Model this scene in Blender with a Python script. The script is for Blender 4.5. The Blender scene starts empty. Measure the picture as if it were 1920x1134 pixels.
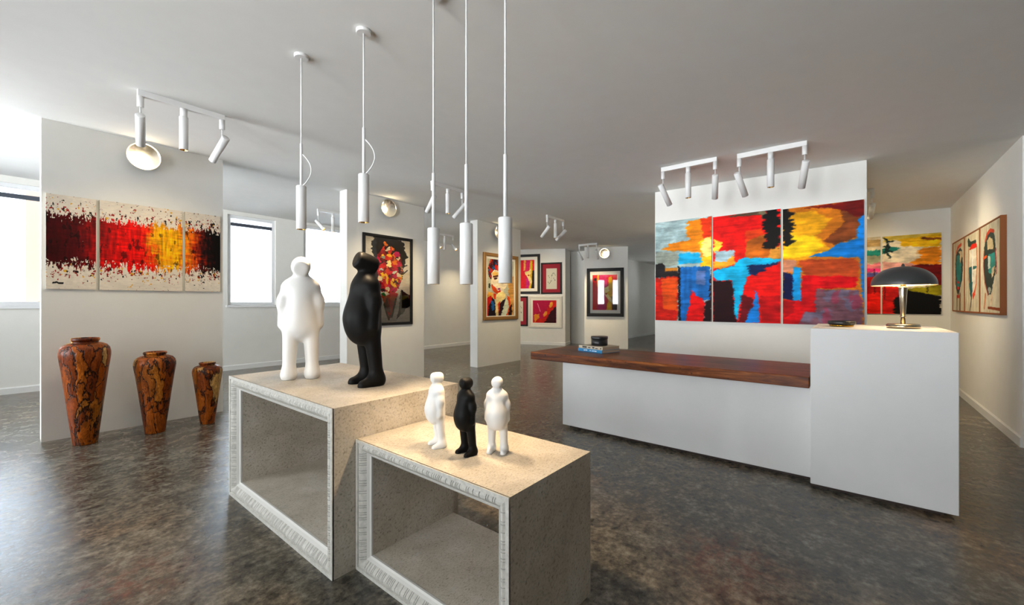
import bpy, bmesh, math, random
import numpy as np
from mathutils import Vector, Matrix

random.seed(7)
sc = bpy.context.scene
COL = sc.collection
PI = math.pi

# ------------------------------------------------------------------ helpers
def lin(c):
    c = np.asarray(c, float) / 255.0
    return np.where(c <= 0.04045, c / 12.92, ((c + 0.055) / 1.055) ** 2.4)

def L3(r, g, b):
    return tuple(float(x) for x in lin((r, g, b))) + (1.0,)

def props(o, label=None, cat=None, group=None, kind=None):
    if label: o['label'] = label
    if cat: o['category'] = cat
    if group: o['group'] = group
    if kind: o['kind'] = kind
    return o

def thing(name, label, cat, loc=(0, 0, 0), rz=0.0, group=None, kind=None):
    o = bpy.data.objects.new(name, None)
    COL.objects.link(o)
    o.empty_display_size = 0.1
    o.location = loc
    o.rotation_euler = (0, 0, rz)
    return props(o, label, cat, group, kind)

def link_mesh(name, me, mat=None, parent=None, loc=None, rz=0.0):
    o = bpy.data.objects.new(name, me)
    COL.objects.link(o)
    if mat is not None:
        for m in (mat if isinstance(mat, (list, tuple)) else [mat]):
            me.materials.append(m)
    if parent is not None: o.parent = parent
    if loc is not None: o.location = loc
    if rz: o.rotation_euler = (0, 0, rz)
    return o

class MB:
    """collects shapes into one mesh"""
    def __init__(s):
        s.v = []; s.f = []; s.m = []; s.sm = []
    def add(s, vs, fs, mi=0, smooth=False):
        b = len(s.v)
        s.v += [tuple(map(float, p)) for p in vs]
        for f in fs:
            s.f.append([b + i for i in f]); s.m.append(mi); s.sm.append(smooth)
        return s
    def box(s, x0, x1, y0, y1, z0, z1, mi=0):
        vs = [(x0, y0, z0), (x1, y0, z0), (x1, y1, z0), (x0, y1, z0), (x0, y0, z1), (x1, y0, z1), (x1, y1, z1), (x0, y1, z1)]
        fs = [(0, 3, 2, 1), (4, 5, 6, 7), (0, 1, 5, 4), (1, 2, 6, 5), (2, 3, 7, 6), (3, 0, 4, 7)]
        return s.add(vs, fs, mi)
    def lathe(s, prof, n=48, axis=None, origin=(0, 0, 0), mi=0, cap=(True, True), smooth=True):
        """prof: list of (r, z); axis: Matrix 3x3 turning local z"""
        M = axis if axis is not None else Matrix.Identity(3)
        O = Vector(origin)
        vs = []
        for r, z in prof:
            for k in range(n):
                a = 2 * PI * k / n
                vs.append(tuple(O + M @ Vector((r * math.cos(a), r * math.sin(a), z))))
        fs = []
        for i in range(len(prof) - 1):
            for k in range(n):
                k2 = (k + 1) % n
                fs.append((i * n + k, i * n + k2, (i + 1) * n + k2, (i + 1) * n + k))
        s.add(vs, fs, mi, smooth)
        b = len(s.v) - len(vs)
        if cap[0]: s.f.append([b + k for k in range(n)][::-1]); s.m.append(mi); s.sm.append(False)
        if cap[1]: s.f.append([b + (len(prof) - 1) * n + k for k in range(n)]); s.m.append(mi); s.sm.append(False)
        return s
    def tube(s, pts, r, n=12, mi=0, cap=True):
        pts = [Vector(p) for p in pts]
        vs = []; rings = len(pts)
        up = Vector((0, 0, 1)); prev = None
        for i, p in enumerate(pts):
            t = (pts[min(i + 1, rings - 1)] - pts[max(i - 1, 0)]).normalized()
            if prev is None:
                a = up.cross(t)
                if a.length < 1e-4: a = Vector((1, 0, 0)).cross(t)
            else:
                a = prev - t * prev.dot(t)
            a.normalize(); prev = a; b = t.cross(a)
            for k in range(n):
                q = 2 * PI * k / n
                vs.append(tuple(p + a * (r * math.cos(q)) + b * (r * math.sin(q))))
        fs = []
        for i in range(rings - 1):
            for k in range(n):
                k2 = (k + 1) % n
                fs.append((i * n + k, i * n + k2, (i + 1) * n + k2, (i + 1) * n + k))
        s.add(vs, fs, mi, True)
        if cap:
            b0 = len(s.v) - len(vs)
            s.f.append([b0 + k for k in range(n)][::-1]); s.m.append(mi); s.sm.append(False)
            s.f.append([b0 + (rings - 1) * n + k for k in range(n)]); s.m.append(mi); s.sm.append(False)
        return s
    def mesh(s, name):
        me = bpy.data.meshes.new(name)
        me.from_pydata(s.v, [], s.f)
        me.polygons.foreach_set('material_index', s.m)
        me.polygons.foreach_set('use_smooth', s.sm)
        me.update()
        return me
    def build(s, name, mat, parent=None, loc=None, rz=0.0, bevel=0.0, seg=2):
        me = s.mesh(name)
        if bevel:
            bm = bmesh.new(); bm.from_mesh(me)
            bmesh.ops.remove_doubles(bm, verts=bm.verts, dist=1e-5)
            es = [e for e in bm.edges if len(e.link_faces) == 2 and e.calc_face_angle(0) > 0.6]
            bmesh.ops.bevel(bm, geom=es, offset=bevel, segments=seg, profile=0.5, affect='EDGES', clamp_overlap=True)
            bm.to_mesh(me); bm.free()
        return link_mesh(name, me, mat, parent, loc, rz)

def rot_to(d):
    """3x3 matrix that turns local +z into direction d"""
    return Vector((0, 0, 1)).rotation_difference(Vector(d).normalized()).to_matrix()

# ------------------------------------------------------------------ node materials
def new_mat(name):
    m = bpy.data.materials.new(name)
    m.use_nodes = True
    nt = m.node_tree
    nt.nodes.clear()
    out = nt.nodes.new('ShaderNodeOutputMaterial')
    b = nt.nodes.new('ShaderNodeBsdfPrincipled')
    nt.links.new(b.outputs[0], out.inputs[0])
    return m, nt, b

def N(nt, typ, **kw):
    n = nt.nodes.new(typ)
    for k, v in kw.items(): setattr(n, k, v)
    return n

def ramp(nt, stops, interp='LINEAR'):
    r = nt.nodes.new('ShaderNodeValToRGB')
    e = r.color_ramp.elements
    r.color_ramp.interpolation = interp
    e[0].position, e[0].color = stops[0]
    e[1].position, e[1].color = stops[-1]
    for p, c in stops[1:-1]:
        x = e.new(p); x.color = c
    return r

def noise(nt, vec, scale, detail=4, rough=0.5, dist=0.0):
    n = nt.nodes.new('ShaderNodeTexNoise')
    n.inputs['Scale'].default_value = scale
    n.inputs['Detail'].default_value = detail
    n.inputs['Roughness'].default_value = rough
    n.inputs['Distortion'].default_value = dist
    if vec is not None: nt.links.new(vec, n.inputs['Vector'])
    return n

def bump(nt, b, height, strength, dist=0.01):
    n = nt.nodes.new('ShaderNodeBump')
    n.inputs['Strength'].default_value = strength
    n.inputs['Distance'].default_value = dist
    nt.links.new(height, n.inputs['Height'])
    nt.links.new(n.outputs[0], b.inputs['Normal'])

def mixc(nt, fac, a, bb, mode='MIX'):
    n = nt.nodes.new('ShaderNodeMix')
    n.data_type = 'RGBA'; n.blend_type = mode
    for sock, v in ((n.inputs[0], fac), (n.inputs[6], a), (n.inputs[7], bb)):
        if isinstance(v, (tuple, float, int)): sock.default_value = v
        else: nt.links.new(v, sock)
    return n.outputs[2]

def plain(name, rgb, rough=0.5, metal=0.0, grain=0.0, gscale=400, coat=0.0, spec=0.5):
    m, nt, b = new_mat(name)
    tc = N(nt, 'ShaderNodeTexCoord')
    nz = noise(nt, tc.outputs['Object'], 6.0, 3)
    r = ramp(nt, [(0.0, tuple(x * 0.97 for x in rgb[:3]) + (1,)), (1.0, tuple(min(1, x * 1.03) for x in rgb[:3]) + (1,))])
    nt.links.new(nz.outputs['Fac'], r.inputs[0])
    nt.links.new(r.outputs[0], b.inputs['Base Color'])
    b.inputs['Roughness'].default_value = rough
    b.inputs['Metallic'].default_value = metal
    b.inputs['Coat Weight'].default_value = coat
    b.inputs['Specular IOR Level'].default_value = spec
    if grain:
        g = noise(nt, tc.outputs['Object'], gscale, 2)
        bump(nt, b, g.outputs['Fac'], grain, 0.002)
    return m

def emit(name, rgb, strength):
    m, nt, b = new_mat(name)
    b.inputs['Base Color'].default_value = rgb
    b.inputs['Emission Color'].default_value = rgb
    b.inputs['Emission Strength'].default_value = strength
    return m

M = {}
M['wall'] = plain('matte_wall_paint', (0.80, 0.79, 0.745), 0.9, grain=0.15, gscale=180)
M['ceiling'] = plain('matte_ceiling_paint', (0.82, 0.815, 0.79), 0.95, grain=0.1, gscale=180)
M['trim'] = plain('white_satin_trim', (0.80, 0.80, 0.78), 0.45)
M['desk'] = plain('white_desk_lacquer', (0.80, 0.80, 0.79), 0.55, grain=0.05, gscale=300)
M['toe'] = plain('dark_brown_toe_kick', (0.035, 0.018, 0.012), 0.5)
M['lamp_white'] = plain('white_powder_coat', (0.76, 0.755, 0.74), 0.4, grain=0.06, gscale=900)
M['gold_in'] = plain('gold_reflector', (0.85, 0.55, 0.18), 0.25, metal=1.0)
M['bulb'] = emit('warm_lamp_face', (1.0, 0.72, 0.38, 1), 6.0)
M['white_plaster'] = plain('white_glazed_ceramic', (0.74, 0.725, 0.69), 0.45, grain=0.02, gscale=60)
M['black_plaster'] = plain('black_satin_ceramic', (0.006, 0.0055, 0.005), 0.5, spec=0.10)
M['black_frame'] = plain('black_frame_lacquer', (0.008, 0.008, 0.009), 0.5, spec=0.2)
M['gold_frame'] = plain('bronze_gold_frame', (0.34, 0.17, 0.045), 0.35, metal=0.35)
M['brown_frame'] = plain('orange_brown_wood_frame', (0.24, 0.075, 0.018), 0.5, spec=0.25)
M['cream_frame'] = plain('cream_painted_frame', (0.68, 0.65, 0.57), 0.45)
M['cream_mat'] = plain('cream_mat_board', (0.82, 0.79, 0.70), 0.9)
M['red_mat'] = plain('crimson_mat_board', (0.30, 0.010, 0.026), 0.85)
M['pvc'] = plain('white_window_frame', (0.82, 0.83, 0.84), 0.35)
M['rail'] = plain('slate_blind_rail', (0.055, 0.065, 0.085), 0.4)
M['chrome'] = plain('bronzed_chrome', (0.50, 0.43, 0.32), 0.2, metal=1.0)
M['brass'] = plain('aged_brass', (0.60, 0.42, 0.18), 0.2, metal=1.0)
M['shade'] = plain('dark_grey_lamp_shade', (0.045, 0.047, 0.048), 0.38, coat=0.2)
M['shade_in'] = plain('white_shade_lining', (0.9, 0.86, 0.76), 0.5)
M['black_box'] = plain('black_lacquer_tin', (0.010, 0.010, 0.011), 0.35)
M['amber'] = plain('amber_brass_dish', (0.55, 0.28, 0.03), 0.15, metal=1.0)
M['paper'] = plain('book_page_edges', (0.52, 0.42, 0.31), 0.8)
M['book_blue'] = plain('bright_blue_book_cloth', (0.02, 0.22, 0.46), 0.45)
M['book_beige'] = plain('cream_book_cover', (0.55, 0.47, 0.34), 0.5)
M['ink_white'] = plain('white_spine_print', (0.75, 0.83, 0.88), 0.5)
M['ink_dark'] = plain('dark_spine_print', (0.05, 0.04, 0.03), 0.5)
M['book_brown'] = plain('brown_book_cover', (0.25, 0.14, 0.08), 0.5)
M['dish'] = plain('pale_champagne_mirror', (0.95, 0.91, 0.82), 0.22, metal=1.0)

def glass_mat(name, tint=(1, 1, 1, 1)):
    m = bpy.data.materials.new(name); m.use_nodes = True
    nt = m.node_tree; nt.nodes.clear()
    out = N(nt, 'ShaderNodeOutputMaterial')
    fr = N(nt, 'ShaderNodeFresnel'); fr.inputs[0].default_value = 1.48
    tr = N(nt, 'ShaderNodeBsdfTransparent'); tr.inputs[0].default_value = tint
    gl = N(nt, 'ShaderNodeBsdfGlossy'); gl.inputs['Roughness'].default_value = 0.02
    mx = N(nt, 'ShaderNodeMixShader')
    nt.links.new(fr.outputs[0], mx.inputs[0]); nt.links.new(tr.outputs[0], mx.inputs[1]); nt.links.new(gl.outputs[0], mx.inputs[2])
    nt.links.new(mx.outputs[0], out.inputs[0])
    return m
M['glass'] = glass_mat('clear_glass')

def mat_floor():
    m, nt, b = new_mat('polished_mottled_concrete')
    tc = N(nt, 'ShaderNodeTexCoord'); v = tc.outputs['Object']
    a = noise(nt, v, 0.9, 6, 0.6, 0.2)
    c = noise(nt, v, 8.0, 12, 0.70, 0.15)
    d = noise(nt, v, 26.0, 8, 0.72)
    def mad(x, k, add):
        n = N(nt, 'ShaderNodeMath', operation='MULTIPLY_ADD'); n.inputs[1].default_value = k
        nt.links.new(x, n.inputs[0])
        if isinstance(add, float): n.inputs[2].default_value = add
        else: nt.links.new(add, n.inputs[2])
        return n.outputs[0]
    h = mad(d.outputs['Fac'], 0.40, mad(c.outputs['Fac'], 0.44, mad(a.outputs['Fac'], 0.22, -0.01)))
    r = ramp(nt, [(0.39, (0.010, 0.0092, 0.0075, 1)), (0.455, (0.040, 0.036, 0.029, 1)), (0.53, (0.112, 0.100, 0.080, 1)), (0.64, (0.255, 0.228, 0.182, 1))])
    nt.links.new(h, r.inputs[0])
    warm = noise(nt, v, 0.8, 5, 0.55)
    rw = ramp(nt, [(0.40, (0.98, 1.0, 0.98, 1)), (0.56, (1.08, 0.99, 0.88, 1)), (0.68, (1.30, 0.93, 0.68, 1))])
    nt.links.new(warm.outputs['Fac'], rw.inputs[0])
    colr = mixc(nt, 1.0, r.outputs[0], rw.outputs[0], 'MULTIPLY')
    # a few red-brown patches at fixed spots on the floor
    patch_nz = noise(nt, v, 9.0, 8, 0.75)
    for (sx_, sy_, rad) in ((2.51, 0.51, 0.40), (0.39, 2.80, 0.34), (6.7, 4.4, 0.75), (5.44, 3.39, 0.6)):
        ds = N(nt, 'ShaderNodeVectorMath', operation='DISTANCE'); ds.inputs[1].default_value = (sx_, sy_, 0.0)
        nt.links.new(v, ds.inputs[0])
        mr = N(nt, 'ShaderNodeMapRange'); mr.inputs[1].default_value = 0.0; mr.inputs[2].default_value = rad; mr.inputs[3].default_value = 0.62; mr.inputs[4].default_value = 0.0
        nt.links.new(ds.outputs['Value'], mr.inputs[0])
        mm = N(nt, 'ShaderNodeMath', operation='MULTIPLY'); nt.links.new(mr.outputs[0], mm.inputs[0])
        sr = ramp(nt, [(0.45, (0, 0, 0, 1)), (0.68, (1, 1, 1, 1))]); nt.links.new(patch_nz.outputs['Fac'], sr.inputs[0]); nt.links.new(sr.outputs[0], mm.inputs[1])
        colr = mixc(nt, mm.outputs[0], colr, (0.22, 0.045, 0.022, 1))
    nt.links.new(colr, b.inputs['Base Color'])
    rr = ramp(nt, [(0.40, (0.13, 0.13, 0.13, 1)), (0.62, (0.27, 0.27, 0.27, 1))])
    nt.links.new(h, rr.inputs[0])
    nt.links.new(rr.outputs[0], b.inputs['Roughness'])
    b.inputs['Specular IOR Level'].default_value = 0.45
    bump(nt, b, h, 0.35, 0.010)
    return m
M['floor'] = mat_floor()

def mat_stone():
    m, nt, b = new_mat('speckled_cast_stone')
    tc = N(nt, 'ShaderNodeTexCoord'); v = tc.outputs['Object']
    a = noise(nt, v, 3.5, 9, 0.66, 0.4)
    r = ramp(nt, [(0.32, (0.40, 0.35, 0.285, 1)), (0.52, (0.50, 0.45, 0.37, 1)), (0.72, (0.60, 0.56, 0.50, 1))])
    nt.links.new(a.outputs['Fac'], r.inputs[0])
    mp = N(nt, 'ShaderNodeMapping'); mp.inputs['Scale'].default_value = (1.0, 1.9, 1.0)
    mp.inputs['Rotation'].default_value = (0.9, 0.5, 0.3)
    nt.links.new(v, mp.inputs[0])
    p = noise(nt, mp.outputs[0], 85.0, 5, 0.66)
    pr = ramp(nt, [(0.31, (0.40, 0.36, 0.31, 1)), (0.44, (0.90, 0.90, 0.89, 1)), (0.70, (1.10, 1.10, 1.10, 1))])
    nt.links.new(p.outputs['Fac'], pr.inputs[0])
    pit = mixc(nt, 1.0, r.outputs[0], pr.outputs[0], 'MULTIPLY')
    w = noise(nt, mp.outputs[0], 11.0, 8, 0.72)
    wr = ramp(nt, [(0.57, (0, 0, 0, 1)), (0.74, (0.55, 0.55, 0.55, 1))])
    nt.links.new(w.outputs['Fac'], wr.inputs[0])
    c2 = mixc(nt, wr.outputs[0], pit, (0.46, 0.46, 0.455, 1))
    nt.links.new(c2, b.inputs['Base Color'])
    b.inputs['Roughness'].default_value = 0.65
    bump(nt, b, p.outputs['Fac'], 0.25, 0.004)
    return m
M['stone'] = mat_stone()

def mat_frame_wood():
    m, nt, b = new_mat('whitewashed_carved_wood')
    tc = N(nt, 'ShaderNodeTexCoord'); v = tc.outputs['Object']
    a = noise(nt, v, 40.0, 6, 0.7)
    r = ramp(nt, [(0.3, (0.38, 0.37, 0.33, 1)), (0.6, (0.53, 0.515, 0.465, 1)), (0.8, (0.60, 0.585, 0.535, 1))])
    nt.links.new(a.outputs['Fac'], r.inputs[0])
    nt.links.new(r.outputs[0], b.inputs['Base Color'])
    b.inputs['Roughness'].default_value = 0.6
    bump(nt, b, a.outputs['Fac'], 0.2, 0.003)
    return m
M['carved'] = mat_frame_wood()
M['carved_line'] = plain('grey_groove_stain', (0.25, 0.245, 0.22), 0.8)  # darker grey given to the groove faces of the moulding
M['fillet'] = plain('pale_inner_fillet', (0.60, 0.59, 0.55), 0.5)

def mat_wood_top():
    m, nt, b = new_mat('reclaimed_red_brown_planks')
    tc = N(nt, 'ShaderNodeTexCoord'); v = tc.outputs['Object']
    mp = N(nt, 'ShaderNodeMapping'); mp.inputs['Scale'].default_value = (9.0, 1.1, 9.0)
    nt.links.new(v, mp.inputs[0])
    a = noise(nt, mp.outputs[0], 2.2, 10, 0.65, 1.2)
    r = ramp(nt, [(0.28, (0.030, 0.008, 0.003, 1)), (0.45, (0.125, 0.034, 0.008, 1)), (0.60, (0.25, 0.078, 0.016, 1)), (0.78, (0.42, 0.18, 0.045, 1))])
    nt.links.new(a.outputs['Fac'], r.inputs[0])
    mp2 = N(nt, 'ShaderNodeMapping'); mp2.inputs['Scale'].default_value = (8.5, 0.55, 30.0)
    nt.links.new(v, mp2.inputs[0])
    vo = N(nt, 'ShaderNodeTexVoronoi'); vo.inputs['Scale'].default_value = 1.0
    vo.inputs['Randomness'].default_value = 0.6
    nt.links.new(mp2.outputs[0], vo.inputs['Vector'])
    hs = N(nt, 'ShaderNodeSeparateColor'); nt.links.new(vo.outputs['Color'], hs.inputs[0])
    pr = ramp(nt, [(0.0, (0.55, 0.5, 0.5, 1)), (1.0, (1.25, 1.1, 1.0, 1))])
    nt.links.new(hs.outputs[0], pr.inputs[0])
    c1 = mixc(nt, 1.0, r.outputs[0], pr.outputs[0], 'MULTIPLY')
    k = noise(nt, v, 26.0, 2, 0.5)
    kr = ramp(nt, [(0.25, (0.1, 0.1, 0.1, 1)), (0.33, (1, 1, 1, 1))])
    nt.links.new(k.outputs['Fac'], kr.inputs[0])
    c2 = mixc(nt, 1.0, c1, kr.outputs[0], 'MULTIPLY')
    nt.links.new(c2, b.inputs['Base Color'])
    b.inputs['Roughness'].default_value = 0.34
    b.inputs['Specular IOR Level'].default_value = 0.2
    bump(nt, b, a.outputs['Fac'], 0.15, 0.004)
    return m
M['worktop'] = mat_wood_top()

def mat_vase(name, off):
    m, nt, b = new_mat(name)
    tc = N(nt, 'ShaderNodeTexCoord'); v = tc.outputs['Object']
    mp = N(nt, 'ShaderNodeMapping'); mp.inputs['Scale'].default_value = (9.0, 9.0, 3.4)
    mp.inputs['Location'].default_value = off
    nt.links.new(v, mp.inputs[0])
    wz = noise(nt, mp.outputs[0], 0.8, 4, 0.6)
    sub = N(nt, 'ShaderNodeVectorMath', operation='MULTIPLY_ADD')
    sub.inputs[1].default_value = (2.6, 2.6, 2.6)
    nt.links.new(wz.outputs['Color'], sub.inputs[0]); nt.links.new(mp.outputs[0], sub.inputs[2])
    vo = N(nt, 'ShaderNodeTexVoronoi', feature='DISTANCE_TO_EDGE'); vo.inputs['Scale'].default_value = 1.0
    nt.links.new(sub.outputs[0], vo.inputs['Vector'])
    vc = N(nt, 'ShaderNodeTexVoronoi'); vc.inputs['Scale'].default_value = 1.0
    nt.links.new(sub.outputs[0], vc.inputs['Vector'])
    sp = N(nt, 'ShaderNodeSeparateColor'); nt.links.new(vc.outputs['Color'], sp.inputs[0])
    cr = ramp(nt, [(0.0, (0.12, 0.020, 0.003, 1)), (0.22, (0.30, 0.060, 0.005, 1)), (0.5, (0.42, 0.105, 0.008, 1)), (0.68, (0.22, 0.038, 0.005, 1)),
                   (0.84, (0.50, 0.17, 0.018, 1)), (0.93, (0.66, 0.40, 0.13, 1))])
    nt.links.new(sp.outputs[0], cr.inputs[0])
    mp3 = N(nt, 'ShaderNodeMapping'); mp3.inputs['Scale'].default_value = (2.4, 2.4, 0.9)
    nt.links.new(sub.outputs[0], mp3.inputs[0])
    st = noise(nt, mp3.outputs[0], 1.3, 12, 0.74, 1.4)
    sr = ramp(nt, [(0.34, (0.07, 0.05, 0.05, 1)), (0.45, (0.62, 0.58, 0.55, 1)), (0.58, (1.15, 1.15, 1.10, 1)), (0.70, (1.9, 2.2, 2.6, 1))])
    nt.links.new(st.outputs['Fac'], sr.inputs[0])
    c1 = mixc(nt, 1.0, cr.outputs[0], sr.outputs[0], 'MULTIPLY')
    er = ramp(nt, [(0.012, (0.03, 0.02, 0.015, 1)), (0.075, (1, 1, 1, 1))])
    nt.links.new(vo.outputs['Distance'], er.inputs[0])
    c2 = mixc(nt, 1.0, c1, er.outputs[0], 'MULTIPLY')
    nt.links.new(c2, b.inputs['Base Color'])
    b.inputs['Roughness'].default_value = 0.36
    b.inputs['Specular IOR Level'].default_value = 0.22
    bump(nt, b, er.outputs[0], 0.5, 0.006)
    return m

def mat_paint():
    m, nt, b = new_mat('painted_artwork')
    at = N(nt, 'ShaderNodeAttribute'); at.attribute_name = 'paint'
    nt.links.new(at.outputs['Color'], b.inputs['Base Color'])
    b.inputs['Roughness'].default_value = 0.55
    b.inputs['Specular IOR Level'].default_value = 0.12
    tc = N(nt, 'ShaderNodeTexCoord')
    g = noise(nt, tc.outputs['Object'], 60, 4, 0.6)
    bump(nt, b, g.outputs['Fac'], 0.12, 0.002)
    return m
M['paint'] = mat_paint()

def mat_siding(name, rgb):
    m, nt, b = new_mat(name)
    tc = N(nt, 'ShaderNodeTexCoord')
    w = N(nt, 'ShaderNodeTexWave', wave_type='BANDS', bands_direction='Z', wave_profile='SAW')
    w.inputs['Scale'].default_value = 1.6
    nt.links.new(tc.outputs['Object'], w.inputs['Vector'])
    r = ramp(nt, [(0.0, tuple(x * 0.9 for x in rgb) + (1,)), (0.12, rgb + (1,))])
    nt.links.new(w.outputs['Fac'], r.inputs[0])
    nt.links.new(r.outputs[0], b.inputs['Base Color'])
    b.inputs['Roughness'].default_value = 0.8
    return m
M['siding'] = mat_siding('pale_board_siding', (0.44, 0.51, 0.58))
M['peach'] = plain('peach_render', (0.085, 0.060, 0.044), 0.9)
M['pave'] = plain('grey_paving', (0.33, 0.34, 0.35), 0.9)

# ------------------------------------------------------------------ painter (numpy) for the artworks
_T = np.random.RandomState(3).rand(64, 128, 128)
def vn(x, y, s=0):
    t = _T[s % 64]
    xi = np.floor(x).astype(int); yi = np.floor(y).astype(int)
    fx = x - xi; fy = y - yi
    fx = fx * fx * (3 - 2 * fx); fy = fy * fy * (3 - 2 * fy)
    a = t[yi % 128, xi % 128]; b = t[yi % 128, (xi + 1) % 128]
    c = t[(yi + 1) % 128, xi % 128]; d = t[(yi + 1) % 128, (xi + 1) % 128]
    return (a * (1 - fx) + b * fx) * (1 - fy) + (c * (1 - fx) + d * fx) * fy
def fb(x, y, s=0, o=4):
    r = 0; a = 0.5; t = 0
    for k in range(o):
        r = r + a * vn(x * 2 ** k, y * 2 ** k, s + k); t += a; a *= 0.55
    return r / t

def crop(x0, y0, s):
    return lambda p: [(x0 + x / s, y0 + y / s) for x, y in p]

class Art:
    def __init__(self, nu, nv, quad=None, asp=1.0, bg=(200, 200, 200), cropfn=None):
        self.nu, self.nv, self.asp = nu, nv, asp
        u = np.linspace(0, 1, nu); v = np.linspace(0, 1, nv)
        self.u, self.v = np.meshgrid(u, v)
        self.c = np.zeros((nv, nu, 3)) + np.array(bg, float)
        self.cf = cropfn
        self.seed = 1
        self.H = None
        if quad is not None:
            q = cropfn(quad) if cropfn else quad
            A = []; B = []
            for (x, y), (uu, vv) in zip(q, [(0, 0), (1, 0), (1, 1), (0, 1)]):
                A.append([x, y, 1, 0, 0, 0, -uu * x, -uu * y]); B.append(uu)
                A.append([0, 0, 0, x, y, 1, -vv * x, -vv * y]); B.append(vv)
            h = np.linalg.solve(np.array(A, float), np.array(B, float))
            self.H = np.append(h, 1).reshape(3, 3)
    def uv(self, pts, cf=None):
        cf = cf or self.cf
        if self.H is None: return pts
        p = cf(pts) if cf else pts
        out = []
        for x, y in p:
            a = self.H @ np.array([x, y, 1.0]); out.append((a[0] / a[2], a[1] / a[2]))
        return out
    def warp(self, ax, ay, fx, fy):
        self.seed += 7
        s = self.seed
        du = ax * (fb(self.u * fx, self.v * fy, s) - 0.5) * 2 + ax * 0.5 * (vn(self.u * 5, self.v * 95, s + 9) - 0.5) * 2
        dv = ay * (fb(self.u * fy, self.v * fx, s + 3) - 0.5) * 2
        return self.u + du, self.v + dv
    def mask(self, pts, ax=0.02, ay=0.02, fx=6, fy=14, cf=None, raw=False):
        p = pts if raw else self.uv(pts, cf)
        U, V = self.warp(ax, ay, fx, fy)
        ins = np.zeros(U.shape, bool)
        n = len(p)
        for i in range(n):
            x1, y1 = p[i]; x2, y2 = p[(i + 1) % n]
            if y1 == y2: continue
            cnd = ((y1 > V) != (y2 > V)) & (U < (x2 - x1) * (V - y1) / (y2 - y1) + x1)
            ins ^= cnd
        return ins
    def put(self, mask, rgb, var=0.10, sx=3, sy=20, a=1.0):
        self.seed += 5
        n = fb(self.u * sx, self.v * sy, self.seed)[..., None]
        col = np.array(rgb, float) * (1 + var * (n - 0.5) * 2)
        m = mask.astype(float)[..., None] * a
        self.c = self.c * (1 - m) + col * m
    def poly(self, pts, rgb, ax=0.03, ay=0.012, fx=3, fy=26, var=0.14, sx=3, sy=22, a=1.0, cf=None, raw=False):
        self.put(self.mask(pts, ax, ay, fx, fy, cf, raw), rgb, var, sx, sy, a)
    def line(self, pts, w, rgb, **k):
        p = self.uv(pts, k.get('cf'))
        U, V = self.warp(k.get('ax', 0.006), 0.006, 8, 20)
        m = np.zeros(U.shape, bool)
        for (x1, y1), (x2, y2) in zip(p[:-1], p[1:]):
            dx, dy = (x2 - x1), (y2 - y1) * self.asp
            l2 = dx * dx + dy * dy + 1e-9
            t = np.clip(((U - x1) * dx + (V - y1) * self.asp * dy) / l2, 0, 1)
            d = np.hypot(U - x1 - t * dx, (V - y1) * self.asp - t * dy)
            m |= d < w
        self.put(m, rgb, 0.2)
    def ell(self, c, r, rgb, **k):
        pts = [(c[0] + r[0] * math.cos(t), c[1] + r[1] * math.sin(t)) for t in np.linspace(0, 2 * PI, 20, endpoint=False)]
        self.poly(pts, rgb, **k)
    def brush(self, amt=0.10, fx=14, fy=90):
        n = fb(self.u * fx, self.v * fy, 31)[..., None]
        n2 = fb(self.u * 9, self.v * 9, 37)[..., None]
        self.c = self.c * (1 + amt * (n - 0.5) * 2 + amt * 0.6 * (n2 - 0.5) * 2)
    def smear(self, ax=0.03, ay=0.006, fx=3, fy=50, n=3, mix=0.75):
        src = self.c.copy(); out = np.zeros_like(src)
        for k in range(n):
            self.seed += 11
            du = ax * (fb(self.u * fx, self.v * fy, self.seed) - 0.5) * 2 + ax * 0.6 * (vn(self.u * fx * 3, self.v * fy * 2.4, self.seed + 5) - .5) * 2
            dv = ay * (fb(self.u * 12, self.v * 12, self.seed + 7) - 0.5) * 2
            iu = np.clip(((self.u + du) * (self.nu - 1)).round().astype(int), 0, self.nu - 1)
            iv = np.clip(((self.v + dv) * (self.nv - 1)).round().astype(int), 0, self.nv - 1)
            out += src[iv, iu] / n
        self.c = src * (1 - mix) + out * mix
        h = fb(self.u * 7, self.v * 16, self.seed + 3)[..., None]; g = fb(self.u * 4, self.v * 60, self.seed + 9)[..., None]
        lum = self.c.mean(-1, keepdims=True)
        self.c = np.clip(self.c * (1 + 0.22 * (h - .5) * 2 + 0.16 * (g - .5) * 2) + (g - .5) * 10 * (lum > 30), 2, 252)
    def patches(self, mask, pal, n=70, seed=5, ax=0.05):
        rs = np.random.RandomState(seed)
        P = rs.rand(n, 2); idx = rs.randint(0, len(pal), n)
        U, V = self.warp(ax, ax, 7, 9)
        best = np.full(U.shape, 9e9); ci = np.zeros(U.shape, int)
        for k in range(n):
            d = (U - P[k, 0]) ** 2 + ((V - P[k, 1]) * self.asp) ** 2
            w = d < best; best[w] = d[w]; ci[w] = idx[k]
        col = np.array(pal, float)[ci]
        m = mask.astype(float)[..., None]
        self.c = self.c * (1 - m) + col * m

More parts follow.
